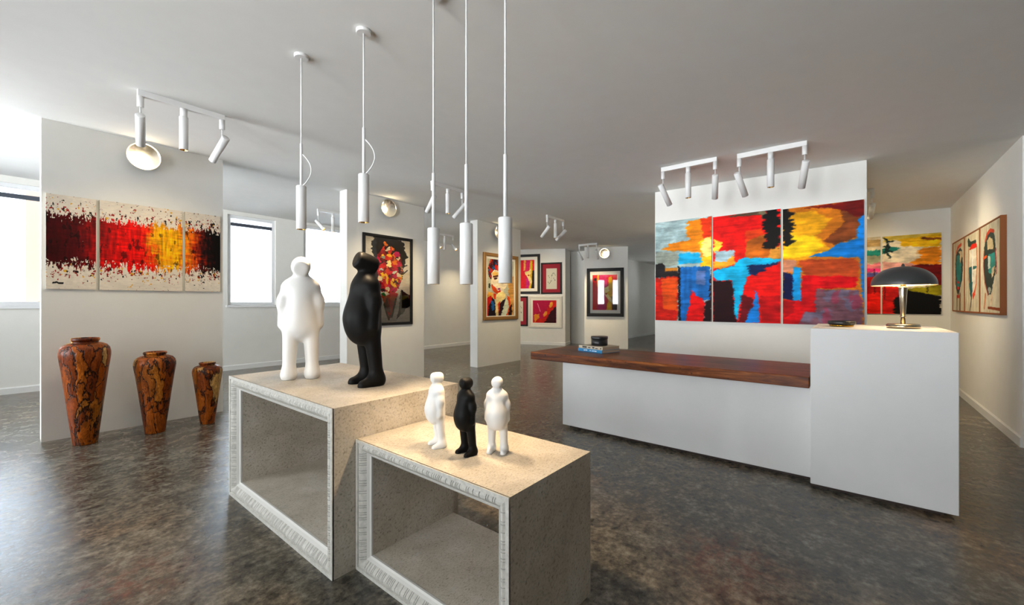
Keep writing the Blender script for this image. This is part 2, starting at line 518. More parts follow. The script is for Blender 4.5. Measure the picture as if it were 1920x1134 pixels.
def art_mesh(art, w, h, y_front, depth=0.0, side=(205, 198, 184)):
    """painted sheet in local x (0..w) and z (0..h), facing -y; depth>0 adds the canvas box behind it"""
    nu, nv = art.nu, art.nv
    X = art.u * w; Z = (1 - art.v) * h
    V = np.stack([X, np.full_like(X, y_front), Z], -1).reshape(-1, 3)
    colr = lin(np.clip(art.c, 3, 250)).reshape(-1, 3)
    i = np.arange(nu * nv).reshape(nv, nu)
    F = np.stack([i[1:, :-1], i[1:, 1:], i[:-1, 1:], i[:-1, :-1]], -1).reshape(-1, 4)
    vs = V.tolist(); fs = F.tolist()
    cols = np.concatenate([colr, np.ones((len(colr), 1))], 1)
    if depth:
        b = len(vs)
        y1 = y_front + depth
        vs += [(0, y_front, 0), (w, y_front, 0), (w, y_front, h), (0, y_front, h), (0, y1, 0), (w, y1, 0), (w, y1, h), (0, y1, h)]
        fs += [[b + 0, b + 4, b + 5, b + 1], [b + 1, b + 5, b + 6, b + 2], [b + 2, b + 6, b + 7, b + 3], [b + 3, b + 7, b + 4, b + 0], [b + 4, b + 7, b + 6, b + 5]]
        sc_ = np.tile(np.append(lin(side), 1.0), (8, 1))
        cols = np.concatenate([cols, sc_], 0)
    me = bpy.data.meshes.new('art')
    me.from_pydata(vs, [], fs)
    at = me.color_attributes.new('paint', 'FLOAT_COLOR', 'POINT')
    at.data.foreach_set('color', cols.astype(np.float32).ravel())
    me.update()
    return me

# ------------------------------------------------------------------ the room shell
def cz(x, y): return 3.1084 - 0.0080 * x + 0.02559 * y      # the ceiling falls gently towards the right wall

def wall_prism(name, A, B, thick, label, mat=None, z0=0.0, cat='wall'):
    """upright slab on the line A-B, `thick` metres to the right of A->B, up to the ceiling"""
    A = Vector(A); B = Vector(B)
    d = (B - A).normalized(); n = Vector((d.y, -d.x)) * thick
    ps = [A, B, B + n, A + n]
    vs = [(p.x, p.y, z0) for p in ps] + [(p.x, p.y, cz(p.x, p.y) + 0.03) for p in ps]
    fs = [(0, 1, 2, 3), (7, 6, 5, 4), (0, 4, 5, 1), (1, 5, 6, 2), (2, 6, 7, 3), (3, 7, 4, 0)]
    o = MB().add(vs, fs).build(name, mat or M['wall'])
    me = o.data; bm = bmesh.new(); bm.from_mesh(me); bmesh.ops.recalc_face_normals(bm, faces=bm.faces); bm.to_mesh(me); bm.free()
    return props(o, label, cat, kind='structure')

X0, X1, Y0, Y1 = -4.2, 20.0, -6.0, 10.05
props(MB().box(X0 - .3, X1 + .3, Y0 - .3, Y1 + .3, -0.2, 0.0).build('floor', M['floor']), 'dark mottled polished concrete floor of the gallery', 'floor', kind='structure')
cs = [(X0 - .3, Y0 - .3), (X1 + .3, Y0 - .3), (X1 + .3, Y1 + .3), (X0 - .3, Y1 + .3)]
mb = MB().add([(x, y, cz(x, y)) for x, y in cs] + [(x, y, cz(x, y) + 0.25) for x, y in cs],
              [(0, 1, 2, 3), (7, 6, 5, 4), (0, 4, 5, 1), (1, 5, 6, 2), (2, 6, 7, 3), (3, 7, 4, 0)])
props(mb.build('ceiling', M['ceiling']), 'plain grey white ceiling of the gallery', 'ceiling', kind='structure')

def pierced_wall(name, axis, c, t, a0, a1, holes, label):
    """wall along 'x' (at y=c, thickness towards +t) or 'y' (at x=c) with rectangular holes (s0,s1,z0,z1)"""
    mb = MB()
    def seg(s0, s1, z0, z1, top):
        def P(s, o): return (s, c + o) if axis == 'x' else (c + o, s)
        q = [P(s0, 0), P(s1, 0), P(s1, t), P(s0, t)]
        vs = [(x, y, z0) for x, y in q] + [(x, y, (cz(x, y) + 0.03) if top else z1) for x, y in q]
        mb.add(vs, [(0, 1, 2, 3), (7, 6, 5, 4), (0, 4, 5, 1), (1, 5, 6, 2), (2, 6, 7, 3), (3, 7, 4, 0)])
    s = a0
    for (h0, h1, z0, z1) in sorted(holes):
        seg(s, h0, 0, 0, True)
        seg(h0, h1, 0, z0, False)
        seg(h0, h1, z1, 0, True)
        s = h1
    seg(s, a1, 0, 0, True)
    o = mb.build(name, M['wall'])
    bm = bmesh.new(); bm.from_mesh(o.data); bmesh.ops.recalc_face_normals(bm, faces=bm.faces); bm.to_mesh(o.data); bm.free()
    return props(o, label, 'wall', kind='structure')

SILL = 1.36
WINS = [(-1.35, 1.00), (2.96, 3.89), (4.51, 6.30)]
pierced_wall('wall_left', 'x', Y1, 0.28, X0, 13.7, [(a, b, SILL, 3.26) for a, b in WINS], 'long white wall with the street windows at the left')
BW = [(0.25, 1.45, 0.25, 3.0), (1.83, 2.33, 1.28, 3.1), (2.79, 3.36, 1.28, 3.1), (5.0, 8.6, 0.8, 3.0)]  # the two wide openings are added and sized to brighten the room
pierced_wall('wall_behind', 'y', X0, -0.28, Y0, Y1, BW, 'white window wall behind the viewer')
wall_prism('wall_entrance', (X0, Y0), (6.25, Y0), 0.2, 'white wall at the near right end of the gallery')
wall_prism('wall_corner', (6.25, Y0), (6.25, -1.29), 0.2, 'white return wall at the right edge of the picture')
wall_prism('wall_right', (6.45, -1.29), (10.05, -1.29), 0.2, 'cream right wall carrying the three face paintings')
wall_prism('wall_back', (10.0, -1.29), (10.0, 2.6), 0.2, 'cream back wall behind the domed desk lamp')
wall_prism('wall_service', (13.5, 7.62), (13.5, Y1), 0.2, 'hidden end wall of the unlit recess behind the red pictures')
wall_prism('wall_corridor', (10.2, 2.6), (X1, 2.6), 0.2, 'unlit side wall of the rear corridor')
FARW = (3.6, 4.5, 1.2, 2.5)  # unseen opening added to bring daylight into the corridor
pierced_wall('wall_far', 'y', X1, 0.28, 2.4, 7.0, [FARW], 'far end wall of the rear corridor with its window')
wall_prism('wall_rear', (X1, 6.9), (12.56, 6.9), 0.72, 'bluish shaded wall beyond the gap beside the reception wall')
# display partitions
wall_prism('wall_partition_front', (0.245, 6.53), (1.805, 6.53), 0.22, 'nearest white partition with the red and black triptych', cat='partition wall')
wall_prism('wall_partition_middle', (3.516, 6.53), (5.081, 6.53), 0.22, 'middle white partition with the black framed portrait', cat='partition wall')
wall_prism('wall_partition_rear', (6.544, 6.53), (8.07, 6.53), 0.22, 'third white partition with the gold framed portrait', cat='partition wall')
A5 = Vector((6.387, 2.350)); B5 = Vector((6.309, -0.142))
d5 = (B5 - A5).normalized(); n5 = Vector((-d5.y, d5.x))
wall_prism('wall_reception', tuple(B5), tuple(A5), 0.2, 'white partition behind the desk with the big colourful triptych', cat='partition wall')
A6 = Vector((11.244, 8.769)); B6 = Vector((11.744, 7.306)); d6 = (B6 - A6).normalized(); n6 = Vector((-d6.y, d6.x))
A6x = A6 - d6 * 1.40
wall_prism('wall_gallery', tuple(B6), tuple(A6x), 0.72, 'white wall with the group of red pictures', cat='wall')
A4 = Vector((11.708, 6.573)); B4 = Vector((12.153, 5.266)); d4 = (B4 - A4).normalized(); n4 = Vector((-d4.y, d4.x))
E4 = A4 + d4 * 1.335
wall_prism('wall_pier', tuple(E4), tuple(A4), 0.13, 'narrow cream partition with the red picture in a wide black frame', cat='partition wall')

def baseboard(name, A, B, label, h=0.105, t=0.016):
    A = Vector(A); B = Vector(B); d = (B - A).normalized(); n = Vector((-d.y, d.x))
    L = (B - A).length
    prof = [(0, 0), (t, 0), (t, h * .86), (t * .55, h * .94), (t * .4, h), (0, h)]
    vs = []
    for s in (0, L):
        for o, z in prof:
            p = A + d * s + n * o
            vs.append((p.x, p.y, z))
    k = len(prof)
    fs = [(i, (i + 1) % k, k + (i + 1) % k, k + i) for i in range(k)] + [tuple(range(k))[::-1], tuple(range(k, 2 * k))]
    o = MB().add(vs, fs).build(name, M['trim'])
    bm = bmesh.new(); bm.from_mesh(o.data); bmesh.ops.recalc_face_normals(bm, faces=bm.faces); bm.to_mesh(o.data); bm.free()
    return props(o, label, 'baseboard', kind='structure')
baseboard('baseboard_left', (10.75, Y1), (X0, Y1), 'white baseboard under the street windows')
baseboard('baseboard_right', (6.25, -1.29), (10.0, -1.29), 'white baseboard along the cream right wall')
baseboard('baseboard_back', (10.0, -1.29), (10.0, 2.6), 'white baseboard along the wall behind the desk lamp')
baseboard('baseboard_gallery', tuple(B6), tuple(A6x), 'white baseboard under the group of red pictures')
baseboard('baseboard_return', tuple(B6 + n6 * .72), tuple(B6), 'white baseboard on the short return beside the red pictures')
baseboard('baseboard_rear', (X1, 6.9), (13.0, 6.9), 'white baseboard along the bluish rear wall')

def window(name, axis, c, out, s0, s1, z0, z1, label, rail_z=None):
    """window set into a hole; local x along the wall, y outwards"""
    if axis == 'x': loc, rz = (s0, c, 0), 0.0
    else: loc, rz = (c, s0, 0), PI / 2
    w = s1 - s0
    t = thing(name, label, 'window', loc, rz, kind='structure')
    f = 0.065
    y0, y1 = 0.03, 0.11
    mb = MB()
    mb.box(0, f, y0, y1, z0, z1).box(w - f, w, y0, y1, z0, z1).box(f, w - f, y0, y1, z0, z0 + f).box(f, w - f, y0, y1, z1 - f, z1)
    mb.build('window_frame', M['pvc'], t, bevel=0.006)
    if w > 2.5 or name == 'window_3':
        MB().box(w * .62 - .02, w * .62 + .02, y0 + .005, y1 - .005, z0 + f, z1 - f).build('mullion', M['pvc'], t)
    MB().box(-0.03, w + 0.03, -0.035, 0.03, z0 - 0.045, z0).build('window_sill', M['pvc'], t, bevel=0.006)
    MB().box(f, w - f, 0.068, 0.074, z0 + f, z1 - f).build('pane', M['glass'], t)
    if rail_z:
        MB().box(f, w - f, 0.035, 0.062, rail_z - .036, rail_z + .036).build('blind_rail', M['rail'], t, bevel=0.004)
    return t
for i, (a, b) in enumerate(WINS):
    window('window_%d' % (i + 1), 'x', Y1, 1, a, b, SILL + 0.0, 3.26, ['wide street window at the picture left edge with dark blind rail', 'narrow street window between first and second partition with dark blind rail', 'street window half hidden behind the white sculpture and middle partition'][i], rail_z=(3.07 if i < 2 else None))
for i, (a, b, c, d) in enumerate(BW):
    window('window_%d' % (i + 4), 'y', X0, 1, a, b, c, d, ['wide tall window behind the viewer, farthest from the street', 'narrow window behind the viewer beside the wide tall one', 'second narrow window behind the viewer', 'very wide tall window behind the viewer, nearest the street'][i])

window('window_8', 'y', X1, 1, *FARW, 'window at the end of the rear corridor')
# the street outside
props(MB().box(-30, 40, Y1 + 0.28, 40, -3.3, -3.0).build('ground_outside', M['pave']), 'grey paving of the street outside', 'ground', kind='structure')
hb = thing('neighbour_building', 'pale boarded building across the street seen through the windows', 'building', (0, 19, -3))
mb = MB().box(-14, 30, 0, 6, 0, 11)
mb.build('facade', M['siding'], hb)
for x in (8.2, 11.2, 2.4):
    q = MB().box(x, x + .06, -.05, 0.02, 3.9, 5.6).box(x + 1.3, x + 1.36, -.05, 0.02, 3.9, 5.6).box(x, x + 1.36, -.05, 0.02, 3.85, 3.91).box(x, x + 1.36, -.05, 0.02, 5.6, 5.66).build('casement', M['pvc'], hb)
pb = MB().box(-0.0, 1.6, 0, 5.0, 0, 7.0).build('peach_annex', M['peach'], None, (0.30, 13.2, -3), 0)
props(pb, 'peach rendered annex outside the left window', 'building')

# ------------------------------------------------------------------ display boxes (plinths) with carved picture-frame fronts
def frame_front(mb_c, mb_l, mb_f, Y, Z, w, rec, rng, xf=0.0):
    """mitred moulding round the rectangle 0..Y, 0..Z in the plane x=xf; offsets grow inwards, x grows into the box"""
    # (offset share, x depth, which)
    band = [(0.0, 0.0), (0.0, -0.004), (0.20, -0.004), (0.22, 0.004)]
    cove = [(0.22, 0.004), (0.27, 0.002), (0.36, -0.004), (0.48, -0.003), (0.60, 0.006), (0.72, 0.018), (0.78, 0.024)]
    fil = [(0.78, 0.024), (0.80, 0.020), (0.90, rec * 0.85), (1.0, rec), (1.0, rec + 0.012)]
    sides = [((0, 0), (1, 0), (0, 1), Y), ((Y, 0), (0, 1), (-1, 0), Z), ((Y, Z), (-1, 0), (0, -1), Y), ((0, Z), (0, -1), (1, 0), Z)]
    for (o, d, n, L) in sides:
        def strip(mb, prof, stations, dips, mi=0):
            rows = []
            for s, dp in zip(stations, dips):
                row = []
                for a, x in prof:
                    off = a * w
                    ss = min(max(s, off), L - off)
                    edge = (a in (prof[0][0], prof[-1][0]))
                    row.append((xf + x + (0 if edge else dp), o[0] + d[0] * ss + n[0] * off, o[1] + d[1] * ss + n[1] * off))
                rows.append(row)
            k = len(prof); b = []
            vs = [p for r in rows for p in r]
            fs = []; mis = []
            for i in range(len(rows) - 1):
                for j in range(k - 1):
                    q = [i * k + j, i * k + j + 1, (i + 1) * k + j + 1, (i + 1) * k + j]
                    fs.append(q)
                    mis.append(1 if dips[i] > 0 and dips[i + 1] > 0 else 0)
            b0 = len(mb.f); mb.add(vs, fs, mi)
            for i_, m_ in enumerate(mis): mb.m[b0 + i_] = m_
        strip(mb_c, band, [0, L], [0, 0])
        st = [0.0]; dp = [0.0]
        s = w * 0.75
        while s < L - w * 0.75:
            for off in ((0.0, 0.011) if rng.random() < 0.6 else (0.0,)):
                q = s + off
                st += [q, q + 0.0010, q + 0.0038, q + 0.0048]; dp += [0, 0.003, 0.003, 0]
            s += rng.uniform(0.018, 0.042)
        st.append(L); dp.append(0)
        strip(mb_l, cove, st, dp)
        strip(mb_f, fil, [0, L], [0, 0])

def display_box(label, x0, x1, y0, y1, H, w, rec, seed):
    t = thing('display_box', label, 'plinth', (x0, y0, 0), 0, 'hollow stone display boxes')
    D = x1 - x0; Y = y1 - y0
    xf = 0.012
    # hollow shell, open front and back
    o = [(0, 0), (Y, 0), (Y, H), (0, H)]; i_ = [(w, w), (Y - w, w), (Y - w, H - w), (w, H - w)]
    vs = [(xf, a, b) for a, b in o] + [(D, a, b) for a, b in o] + [(rec + 0.016, a, b) for a, b in i_] + [(D, a, b) for a, b in i_]
    fs = []
    for k in range(4):
        k2 = (k + 1) % 4
        fs += [(k, k + 4, k2 + 4, k2), (8 + k, 8 + k2, 12 + k2, 12 + k), (k, k2, 8 + k2, 8 + k), (4 + k, 12 + k, 12 + k2, 4 + k2)]
    sh = MB().add(vs, fs).build('stone_shell', M['stone'], t)
    bm = bmesh.new(); bm.from_mesh(sh.data); bmesh.ops.recalc_face_normals(bm, faces=bm.faces); bm.to_mesh(sh.data); bm.free()
    a, b, c = MB(), MB(), MB()
    frame_front(a, b, c, Y, H, w, rec, random.Random(seed), 0.006)
    f = a.build('carved_frame', M['carved'], t)
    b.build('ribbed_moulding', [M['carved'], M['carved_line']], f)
    c.build('inner_fillet', M['fillet'], f)
    return t
display_box('larger hollow stone display box carrying the two big figures', 1.047, 1.915, 2.026, 3.535, 0.868, 0.100, 0.040, 3)
display_box('smaller hollow stone display box carrying the three small figures', 1.174, 1.795, 0.975, 2.022, 0.684, 0.083, 0.037, 5)

# ------------------------------------------------------------------ figure sculptures (smooth-union distance field -> surface nets)
def surface_nets(val, lo, step):
    ins = val < 0
    nx, ny, nz = val.shape
    c = np.zeros((nx - 1, ny - 1, nz - 1), int)
    for i in (0, 1):
        for j in (0, 1):
            for k in (0, 1):
                c += ins[i:nx - 1 + i, j:ny - 1 + j, k:nz - 1 + k]
    act = (c > 0) & (c < 8)
    acc = np.zeros(act.shape + (3,)); cnt = np.zeros(act.shape)
    for ax in range(3):
        for p in (0, 1):
            for q in (0, 1):
                a = [0, 0, 0]; oth = [i for i in range(3) if i != ax]
                a[oth[0]] = p; a[oth[1]] = q
                b = list(a); b[ax] = 1
                va = val[a[0]:nx - 1 + a[0], a[1]:ny - 1 + a[1], a[2]:nz - 1 + a[2]]
                vb = val[b[0]:nx - 1 + b[0], b[1]:ny - 1 + b[1], b[2]:nz - 1 + b[2]]
                cr = (va < 0) != (vb < 0)
                t = np.where(cr, va / np.where(cr, va - vb, 1), 0)
                pt = np.zeros(act.shape + (3,))
                pt[..., ax] = t; pt[..., oth[0]] = p; pt[..., oth[1]] = q
                acc += pt * cr[..., None]; cnt += cr
    I = np.argwhere(act)
    pos = (I + acc[act] / cnt[act][:, None]) * step + np.array(lo)
    idx = np.full(act.shape, -1); idx[act] = np.arange(len(I))
    quads = []
    for ax in range(3):
        o1, o2 = [(1, 2), (2, 0), (0, 1)][ax]
        sl0 = [slice(1, -1)] * 3; sl1 = [slice(1, -1)] * 3
        sl0[ax] = slice(0, -1); sl1[ax] = slice(1, None)
        a = ins[tuple(sl0)]; b = ins[tuple(sl1)]
        E = np.argwhere(a != b)
        flip = a[a != b]
        E = E + np.array([0 if k == ax else 1 for k in range(3)])
        def cell(d1, d2):
            q = E.copy(); q[:, o1] += d1; q[:, o2] += d2
            return idx[q[:, 0], q[:, 1], q[:, 2]]
        Q = np.stack([cell(-1, -1), cell(0, -1), cell(0, 0), cell(-1, 0)], 1)
        Q[~flip] = Q[~flip][:, ::-1]
        quads.append(Q)
    Q = np.concatenate(quads)
    return pos, Q[(Q >= 0).all(1)]

def figure_mesh(name, tilt, round_head):
    st = 0.0075
    lo = (-0.26, -0.24, -0.02); hi = (0.26, 0.26, 1.03)
    ax = [np.arange(lo[i], hi[i] + st, st) for i in range(3)]
    X, Y, Z = np.meshgrid(*ax, indexing='ij')
    def ell(c, r):
        x, y, z = (X - c[0]) / r[0], (Y - c[1]) / r[1], (Z - c[2]) / r[2]
        k0 = np.sqrt(x * x + y * y + z * z); k1 = np.sqrt((x / r[0]) ** 2 + (y / r[1]) ** 2 + (z / r[2]) ** 2) + 1e-9
        return k0 * (k0 - 1) / k1
    def cap(a, b, ra, rb):
        a = np.array(a, float); b = np.array(b, float); d = b - a
        t = np.clip(((X - a[0]) * d[0] + (Y - a[1]) * d[1] + (Z - a[2]) * d[2]) / (d @ d), 0, 1)
        return np.sqrt((X - a[0] - t * d[0]) ** 2 + (Y - a[1] - t * d[1]) ** 2 + (Z - a[2] - t * d[2]) ** 2) - (ra + (rb - ra) * t)
    def smin(a, b, k):
        h = np.clip(0.5 + 0.5 * (b - a) / k, 0, 1)
        return b * (1 - h) + a * h - k * h * (1 - h)
    # +y is the way the figure faces
    body = ell((0, 0.0, 0.67), (0.118, 0.112, 0.180))
    body = smin(body, ell((0, 0.024, 0.505), (0.145, 0.136, 0.165)), 0.07)
    body = smin(body, ell((0, 0.004, 0.405), (0.132, 0.112, 0.110)), 0.06)
    body = smin(body, cap((-0.075, -0.006, 0.752), (0.075, -0.006, 0.752), 0.058, 0.058), 0.07)
    body = smin(body, cap((0, -0.004, 0.79), (0, -0.004, 0.880), 0.052, 0.040), 0.055)
    # head: rounded drum lying along the line of sight
    ca, sa = math.cos(tilt), math.sin(tilt)
    hc = (0, -0.008, 0.922)
    y = (Y - hc[1]) * ca + (Z - hc[2]) * sa
    z = -(Y - hc[1]) * sa + (Z - hc[2]) * ca
    x = X - hc[0]
    r = np.sqrt(x * x + z * z)
    R, Hh, rd = 0.0735, 0.086, (0.036 if round_head else 0.018)
    taper = R * (1.0 - 0.16 * (y / Hh) ** 2)
    dx = r - taper + rd; dy = np.abs(y) - Hh + rd
    head = np.minimum(np.maximum(dx, dy), 0) + np.sqrt(np.maximum(dx, 0) ** 2 + np.maximum(dy, 0) ** 2) - rd
    body = smin(body, head, 0.022)
    for s in (-1, 1):
        arm = cap((s * 0.098, -0.014, 0.742), (s * 0.128, -0.018, 0.62), 0.046, 0.042)
        arm = smin(arm, cap((s * 0.126, -0.018, 0.64), (s * 0.136, -0.004, 0.44), 0.041, 0.036), 0.05)
        body = smin(body, arm, 0.026)
        leg = cap((s * 0.074, -0.020, 0.40), (s * 0.086, -0.056, 0.05), 0.062, 0.046)
        foot = cap((s * 0.086, -0.060, 0.035), (s * 0.093, 0.052, 0.012), 0.046, 0.041)
        leg = smin(leg, foot, 0.07)
        body = smin(body, leg, 0.024)
    body = np.maximum(body, -Z)
    pos, Q = surface_nets(body, lo, st)
    me = bpy.data.meshes.new(name)
    me.from_pydata(pos.tolist(), [], Q.tolist())
    bm = bmesh.new(); bm.from_mesh(me)
    for _ in range(3):
        bmesh.ops.smooth_vert(bm, verts=[v for v in bm.verts if v.co.z > 0.012], factor=0.5, use_axis_x=True, use_axis_y=True, use_axis_z=True)
    zm = min(v.co.z for v in bm.verts)
    for v in bm.verts:
        v.co.z -= zm
    bmesh.ops.recalc_face_normals(bm, faces=bm.faces)
    for f in bm.faces: f.smooth = True
    bm.to_mesh(me); bm.free()
    return me

def figure(base, mat, x, y, z, H, facing, label, group):
    me = base.copy()
    o = link_mesh('figure_sculpture', me, mat, None, (x, y, z))
    o.scale = (H, H, H)
    o.rotation_euler = (0, 0, math.atan2(facing[1], facing[0]) - PI / 2)
    return props(o, label, 'sculpture', group)

big = figure_mesh('figure_sculpture', 0.34, False)
small = figure_mesh('figure_sculpture', 0.0, True)
def face_dir(x, y, right, away):
    f = Vector((x, y)).normalized(); r = Vector((f.y, -f.x))
    v = r * right + f * away
    return (v.x, v.y)
figure(big, M['white_plaster'], 1.349, 3.046, 0.868, 0.862, face_dir(1.349, 3.046, 0.06, 1), 'big white rounded human figure standing on the larger box', 'big rounded human figures')
figure(big, M['black_plaster'], 1.50, 2.465, 0.868, 0.862, face_dir(1.50, 2.465, -1, -0.42), 'big black rounded human figure standing on the larger box', 'big rounded human figures')
figure(small, M['white_plaster'], 1.376, 1.612, 0.684, 0.372, face_dir(1.376, 1.612, -1, -0.30), 'small white rounded figure in profile, nearest the larger box', 'small rounded human figures')
figure(small, M['black_plaster'], 1.391, 1.419, 0.684, 0.365, face_dir(1.391, 1.419, -1, -0.75), 'small black rounded figure between the two small white ones', 'small rounded human figures')
figure(small, M['white_plaster'], 1.501, 1.317, 0.684, 0.365, face_dir(1.501, 1.317, -0.22, -1), 'small white rounded figure facing front, right of the small black one', 'small rounded human figures')

# ------------------------------------------------------------------ vases
VP = [(0.0, 0.0), (0.118, 0.0), (0.126, 0.006), (0.129, 0.02), (0.165, 0.26), (0.203, 0.52), (0.237, 0.74), (0.254, 0.83), (0.262, 0.88), (0.262, 0.915), (0.250, 0.955), (0.222, 0.985),
      (0.175, 1.003), (0.138, 1.008), (0.134, 1.014), (0.136, 1.022), (0.147, 1.030), (0.149, 1.044), (0.140, 1.056), (0.118, 1.056), (0.110, 1.045), (0.112, 1.0), (0.150, 0.97), (0.0, 0.95)]
def vase(x, y, H, wk, label, off, rot):
    k = H / 1.056
    prof = []
    for i in range(len(VP) - 1):
        (r0, z0), (r1, z1) = VP[i], VP[i + 1]
        n = 6 if abs(z1 - z0) > 0.06 else 2
        for j in range(n): prof.append(((r0 + (r1 - r0) * j / n) * k * wk, (z0 + (z1 - z0) * j / n) * k))
    prof.append((0.0001, VP[-1][1] * k)); prof[0] = (0.0001, 0.0)
    o = MB().lathe(prof, 72, cap=(False, False)).build('wooden_vase', mat_vase('varnished_root_wood', off), None, (x, y, 0), rot)
    props(o, label, 'vase', 'root wood vases by the nearest partition')
vase(0.523, 5.932, 1.056, 0.715, 'tallest orange brown root wood vase, nearest the left edge', (0.3, 1.7, 0.2), 0.3)
vase(1.048, 5.860, 0.875, 0.825, 'medium orange brown root wood vase between the other two', (4.1, 2.2, 3.6), 1.4)
vase(1.514, 5.830, 0.711, 0.825, 'smallest orange brown root wood vase, by the larger display box', (7.7, 5.2, 8.3), 2.2)

# ------------------------------------------------------------------ reception desk
t = thing('reception_counter', 'tall white counter block at the end of the desk carrying the lamp', 'counter', (3.872, -0.538, 0))
MB().box(0, 0.93, 0, 0.776, 0.035, 1.2115).build('body', M['desk'], t, bevel=0.004)
MB().box(0.06, 0.87, 0.06, 0.776, 0.0, 0.035).build('toe_kick', M['toe'], t)
t = thing('desk_cabinet', 'low white desk front under the dark wooden worktop', 'desk', (4.0, 0.242, 0))
MB().box(0, 0.62, 0, 2.282, 0.035, 0.75).build('body', M['desk'], t, bevel=0.004)
MB().box(0.06, 0.56, 0, 2.22, 0.0, 0.035).build('toe_kick', M['toe'], t)
wt = MB().box(0, 0.88, 0, 2.645, 0, 0.087).build('wooden_worktop', M['worktop'], None, (3.885, 0.245, 0.7505), bevel=0.006)
props(wt, 'thick dark red brown wooden worktop lying on the low white desk', 'worktop')
ZT = 0.8380

def book(loc, rz, w, d, h, cover, inkm, marks, label):
    """w along the spine (local y), d deep (local x, spine at x=0)"""
    t = thing('book', label, 'book', loc, rz, 'books stacked on the wooden worktop')
    c = 0.0035
    cv = MB().box(0, d, 0, w, 0, c).box(0, d, 0, w, h - c, h)
    cv.box(0, c, 0, w, c, h - c)
    cv.build('cover', cover, t, bevel=0.001)
    MB().box(c, d - 0.006, 0.004, w - 0.004, c, h - c).build('pages', M['paper'], t)
    if marks:
        for (a, b, z0, z1) in marks: MB().box(-0.0012, 0.0, a * w, b * w, z0 * h, z1 * h).build('spine_mark', inkm, t)
    return t
book((4.225, 2.150, ZT), math.radians(-15), 0.375, 0.30, 0.036, M['book_blue'], M['ink_white'], [(0.22, 0.29, .35, .62), (0.30, 0.35, .4, .62), (0.36, 0.40, .35, .62), (0.44, .5, .4, .62), (0.6, .67, .4, .68), (.68, .75, .36, .62)], 'blue spined book at the bottom of the stack on the worktop')
book((4.232, 2.145, ZT + 0.0362), math.radians(-13), 0.36, 0.30, 0.034, M['book_beige'], M['ink_dark'], [(0.06, 0.1, .25, .75), (0.2, .3, .2, .5), (.34, .42, .3, .8), (.5, .6, .3, .6), (.66, .84, .25, .8)], 'cream spined book with dark lettering on the blue book')
t = thing('round_tin', 'black round lidded tin standing on the books', 'tin', (4.425, 2.285, ZT + 0.0705))
MB().lathe([(0.0905, 0), (0.094, 0.003), (0.094, 0.078)], 64).build('body', M['black_box'], t)
MB().lathe([(0.097, 0.078), (0.098, 0.081), (0.098, 0.102), (0.094, 0.106)], 64).build('lid', M['black_box'], t)
t = thing('round_dish', 'shallow round black and amber dish on the tall counter', 'dish', (4.30, 0.059, 1.2118))
MB().lathe([(0.070, 0), (0.078, 0.002), (0.080, 0.018)], 64).build('amber_base', M['amber'], t)
MB().lathe([(0.088, 0.018), (0.091, 0.021), (0.091, 0.043), (0.088, 0.046), (0.078, 0.046), (0.076, 0.038)], 64).build('black_rim', M['black_box'], t)

t = thing('desk_lamp', 'mushroom desk lamp with dark grey dome shade on the tall counter', 'lamp', (4.274, -0.3035, 1.2118))
MB().lathe([(0.086, 0), (0.094, 0.004), (0.097, 0.016), (0.094, 0.029), (0.086, 0.034), (0.02, 0.036)], 72).build('base', M['chrome'], t)
MB().lathe([(0.0145, 0.033), (0.0145, 0.082), (0.018, 0.084), (0.018, 0.092), (0.0145, 0.094), (0.026, 0.305), (0.027, 0.312)], 40).build('stem', M['chrome'], t)
MB().lathe([(0.0165, 0.312), (0.0165, 0.334), (0.012, 0.338)], 32).build('bulb_holder', M['brass'], t)
dome = []
Rd = 0.185; Hd = 0.132
for i in range(25):
    a = i / 24 * PI / 2
    dome.append((Rd * math.cos(a) ** 0.92 + 0.0001, 0.333 + Hd * math.sin(a) ** 1.05))
sh = MB().lathe(dome, 96, cap=(False, False))
sh.lathe([(r * 0.985, z - 0.004) for r, z in dome], 96, cap=(False, False), mi=1)
sh.lathe([(Rd, 0.322), (Rd, 0.333)], 96, cap=(False, False))
sh.lathe([(Rd * .985, 0.322), (Rd * .985, 0.333)], 96, cap=(False, False), mi=1)
shade = sh.build('lamp_shade', [M['shade'], M['shade_in']], t)
MB().lathe([(Rd * .984, 0.3215), (Rd * 1.004, 0.3215), (Rd * 1.004, 0.3265), (Rd * .984, 0.3265), (Rd * .984, 0.3215)], 96, cap=(False, False)).build('rim', M['brass'], shade)
MB().lathe([(0.009, 0.466), (0.010, 0.472), (0.006, 0.484), (0.002, 0.486)], 24).build('finial', M['shade'], shade)
MB().lathe([(0.012, 0.338), (0.03, 0.355), (0.036, 0.378), (0.030, 0.400), (0.012, 0.414)], 24).build('bulb', M['bulb'], t)

def point_light(name, loc, energy, color, r=0.03, parent=None):
    ld = bpy.data.lights.new(name, 'POINT'); ld.energy = energy; ld.color = color; ld.shadow_soft_size = r
    o = bpy.data.objects.new(name, ld); COL.objects.link(o); o.location = loc
    if parent: o.parent = parent
    return o
def spot_light(name, loc, d, energy, color, size, blend=0.5, r=0.025, parent=None):
    ld = bpy.data.lights.new(name, 'SPOT'); ld.energy = energy; ld.color = color; ld.spot_size = size; ld.spot_blend = blend; ld.shadow_soft_size = r
    o = bpy.data.objects.new(name, ld); COL.objects.link(o); o.location = loc
    o.rotation_euler = Vector(d).to_track_quat('-Z', 'Y').to_euler()
    if parent: o.parent = parent
    return o
WARM = (1.0, 0.73, 0.44); WARM2 = (1.0, 0.80, 0.50)
P_LAMP, P_PEND, P_SPOT, P_DOWN = 22.0, 21.0, 30.0, 26.0
point_light('lamp_glow', (0, 0, 0.375), P_LAMP, WARM, 0.05, t)

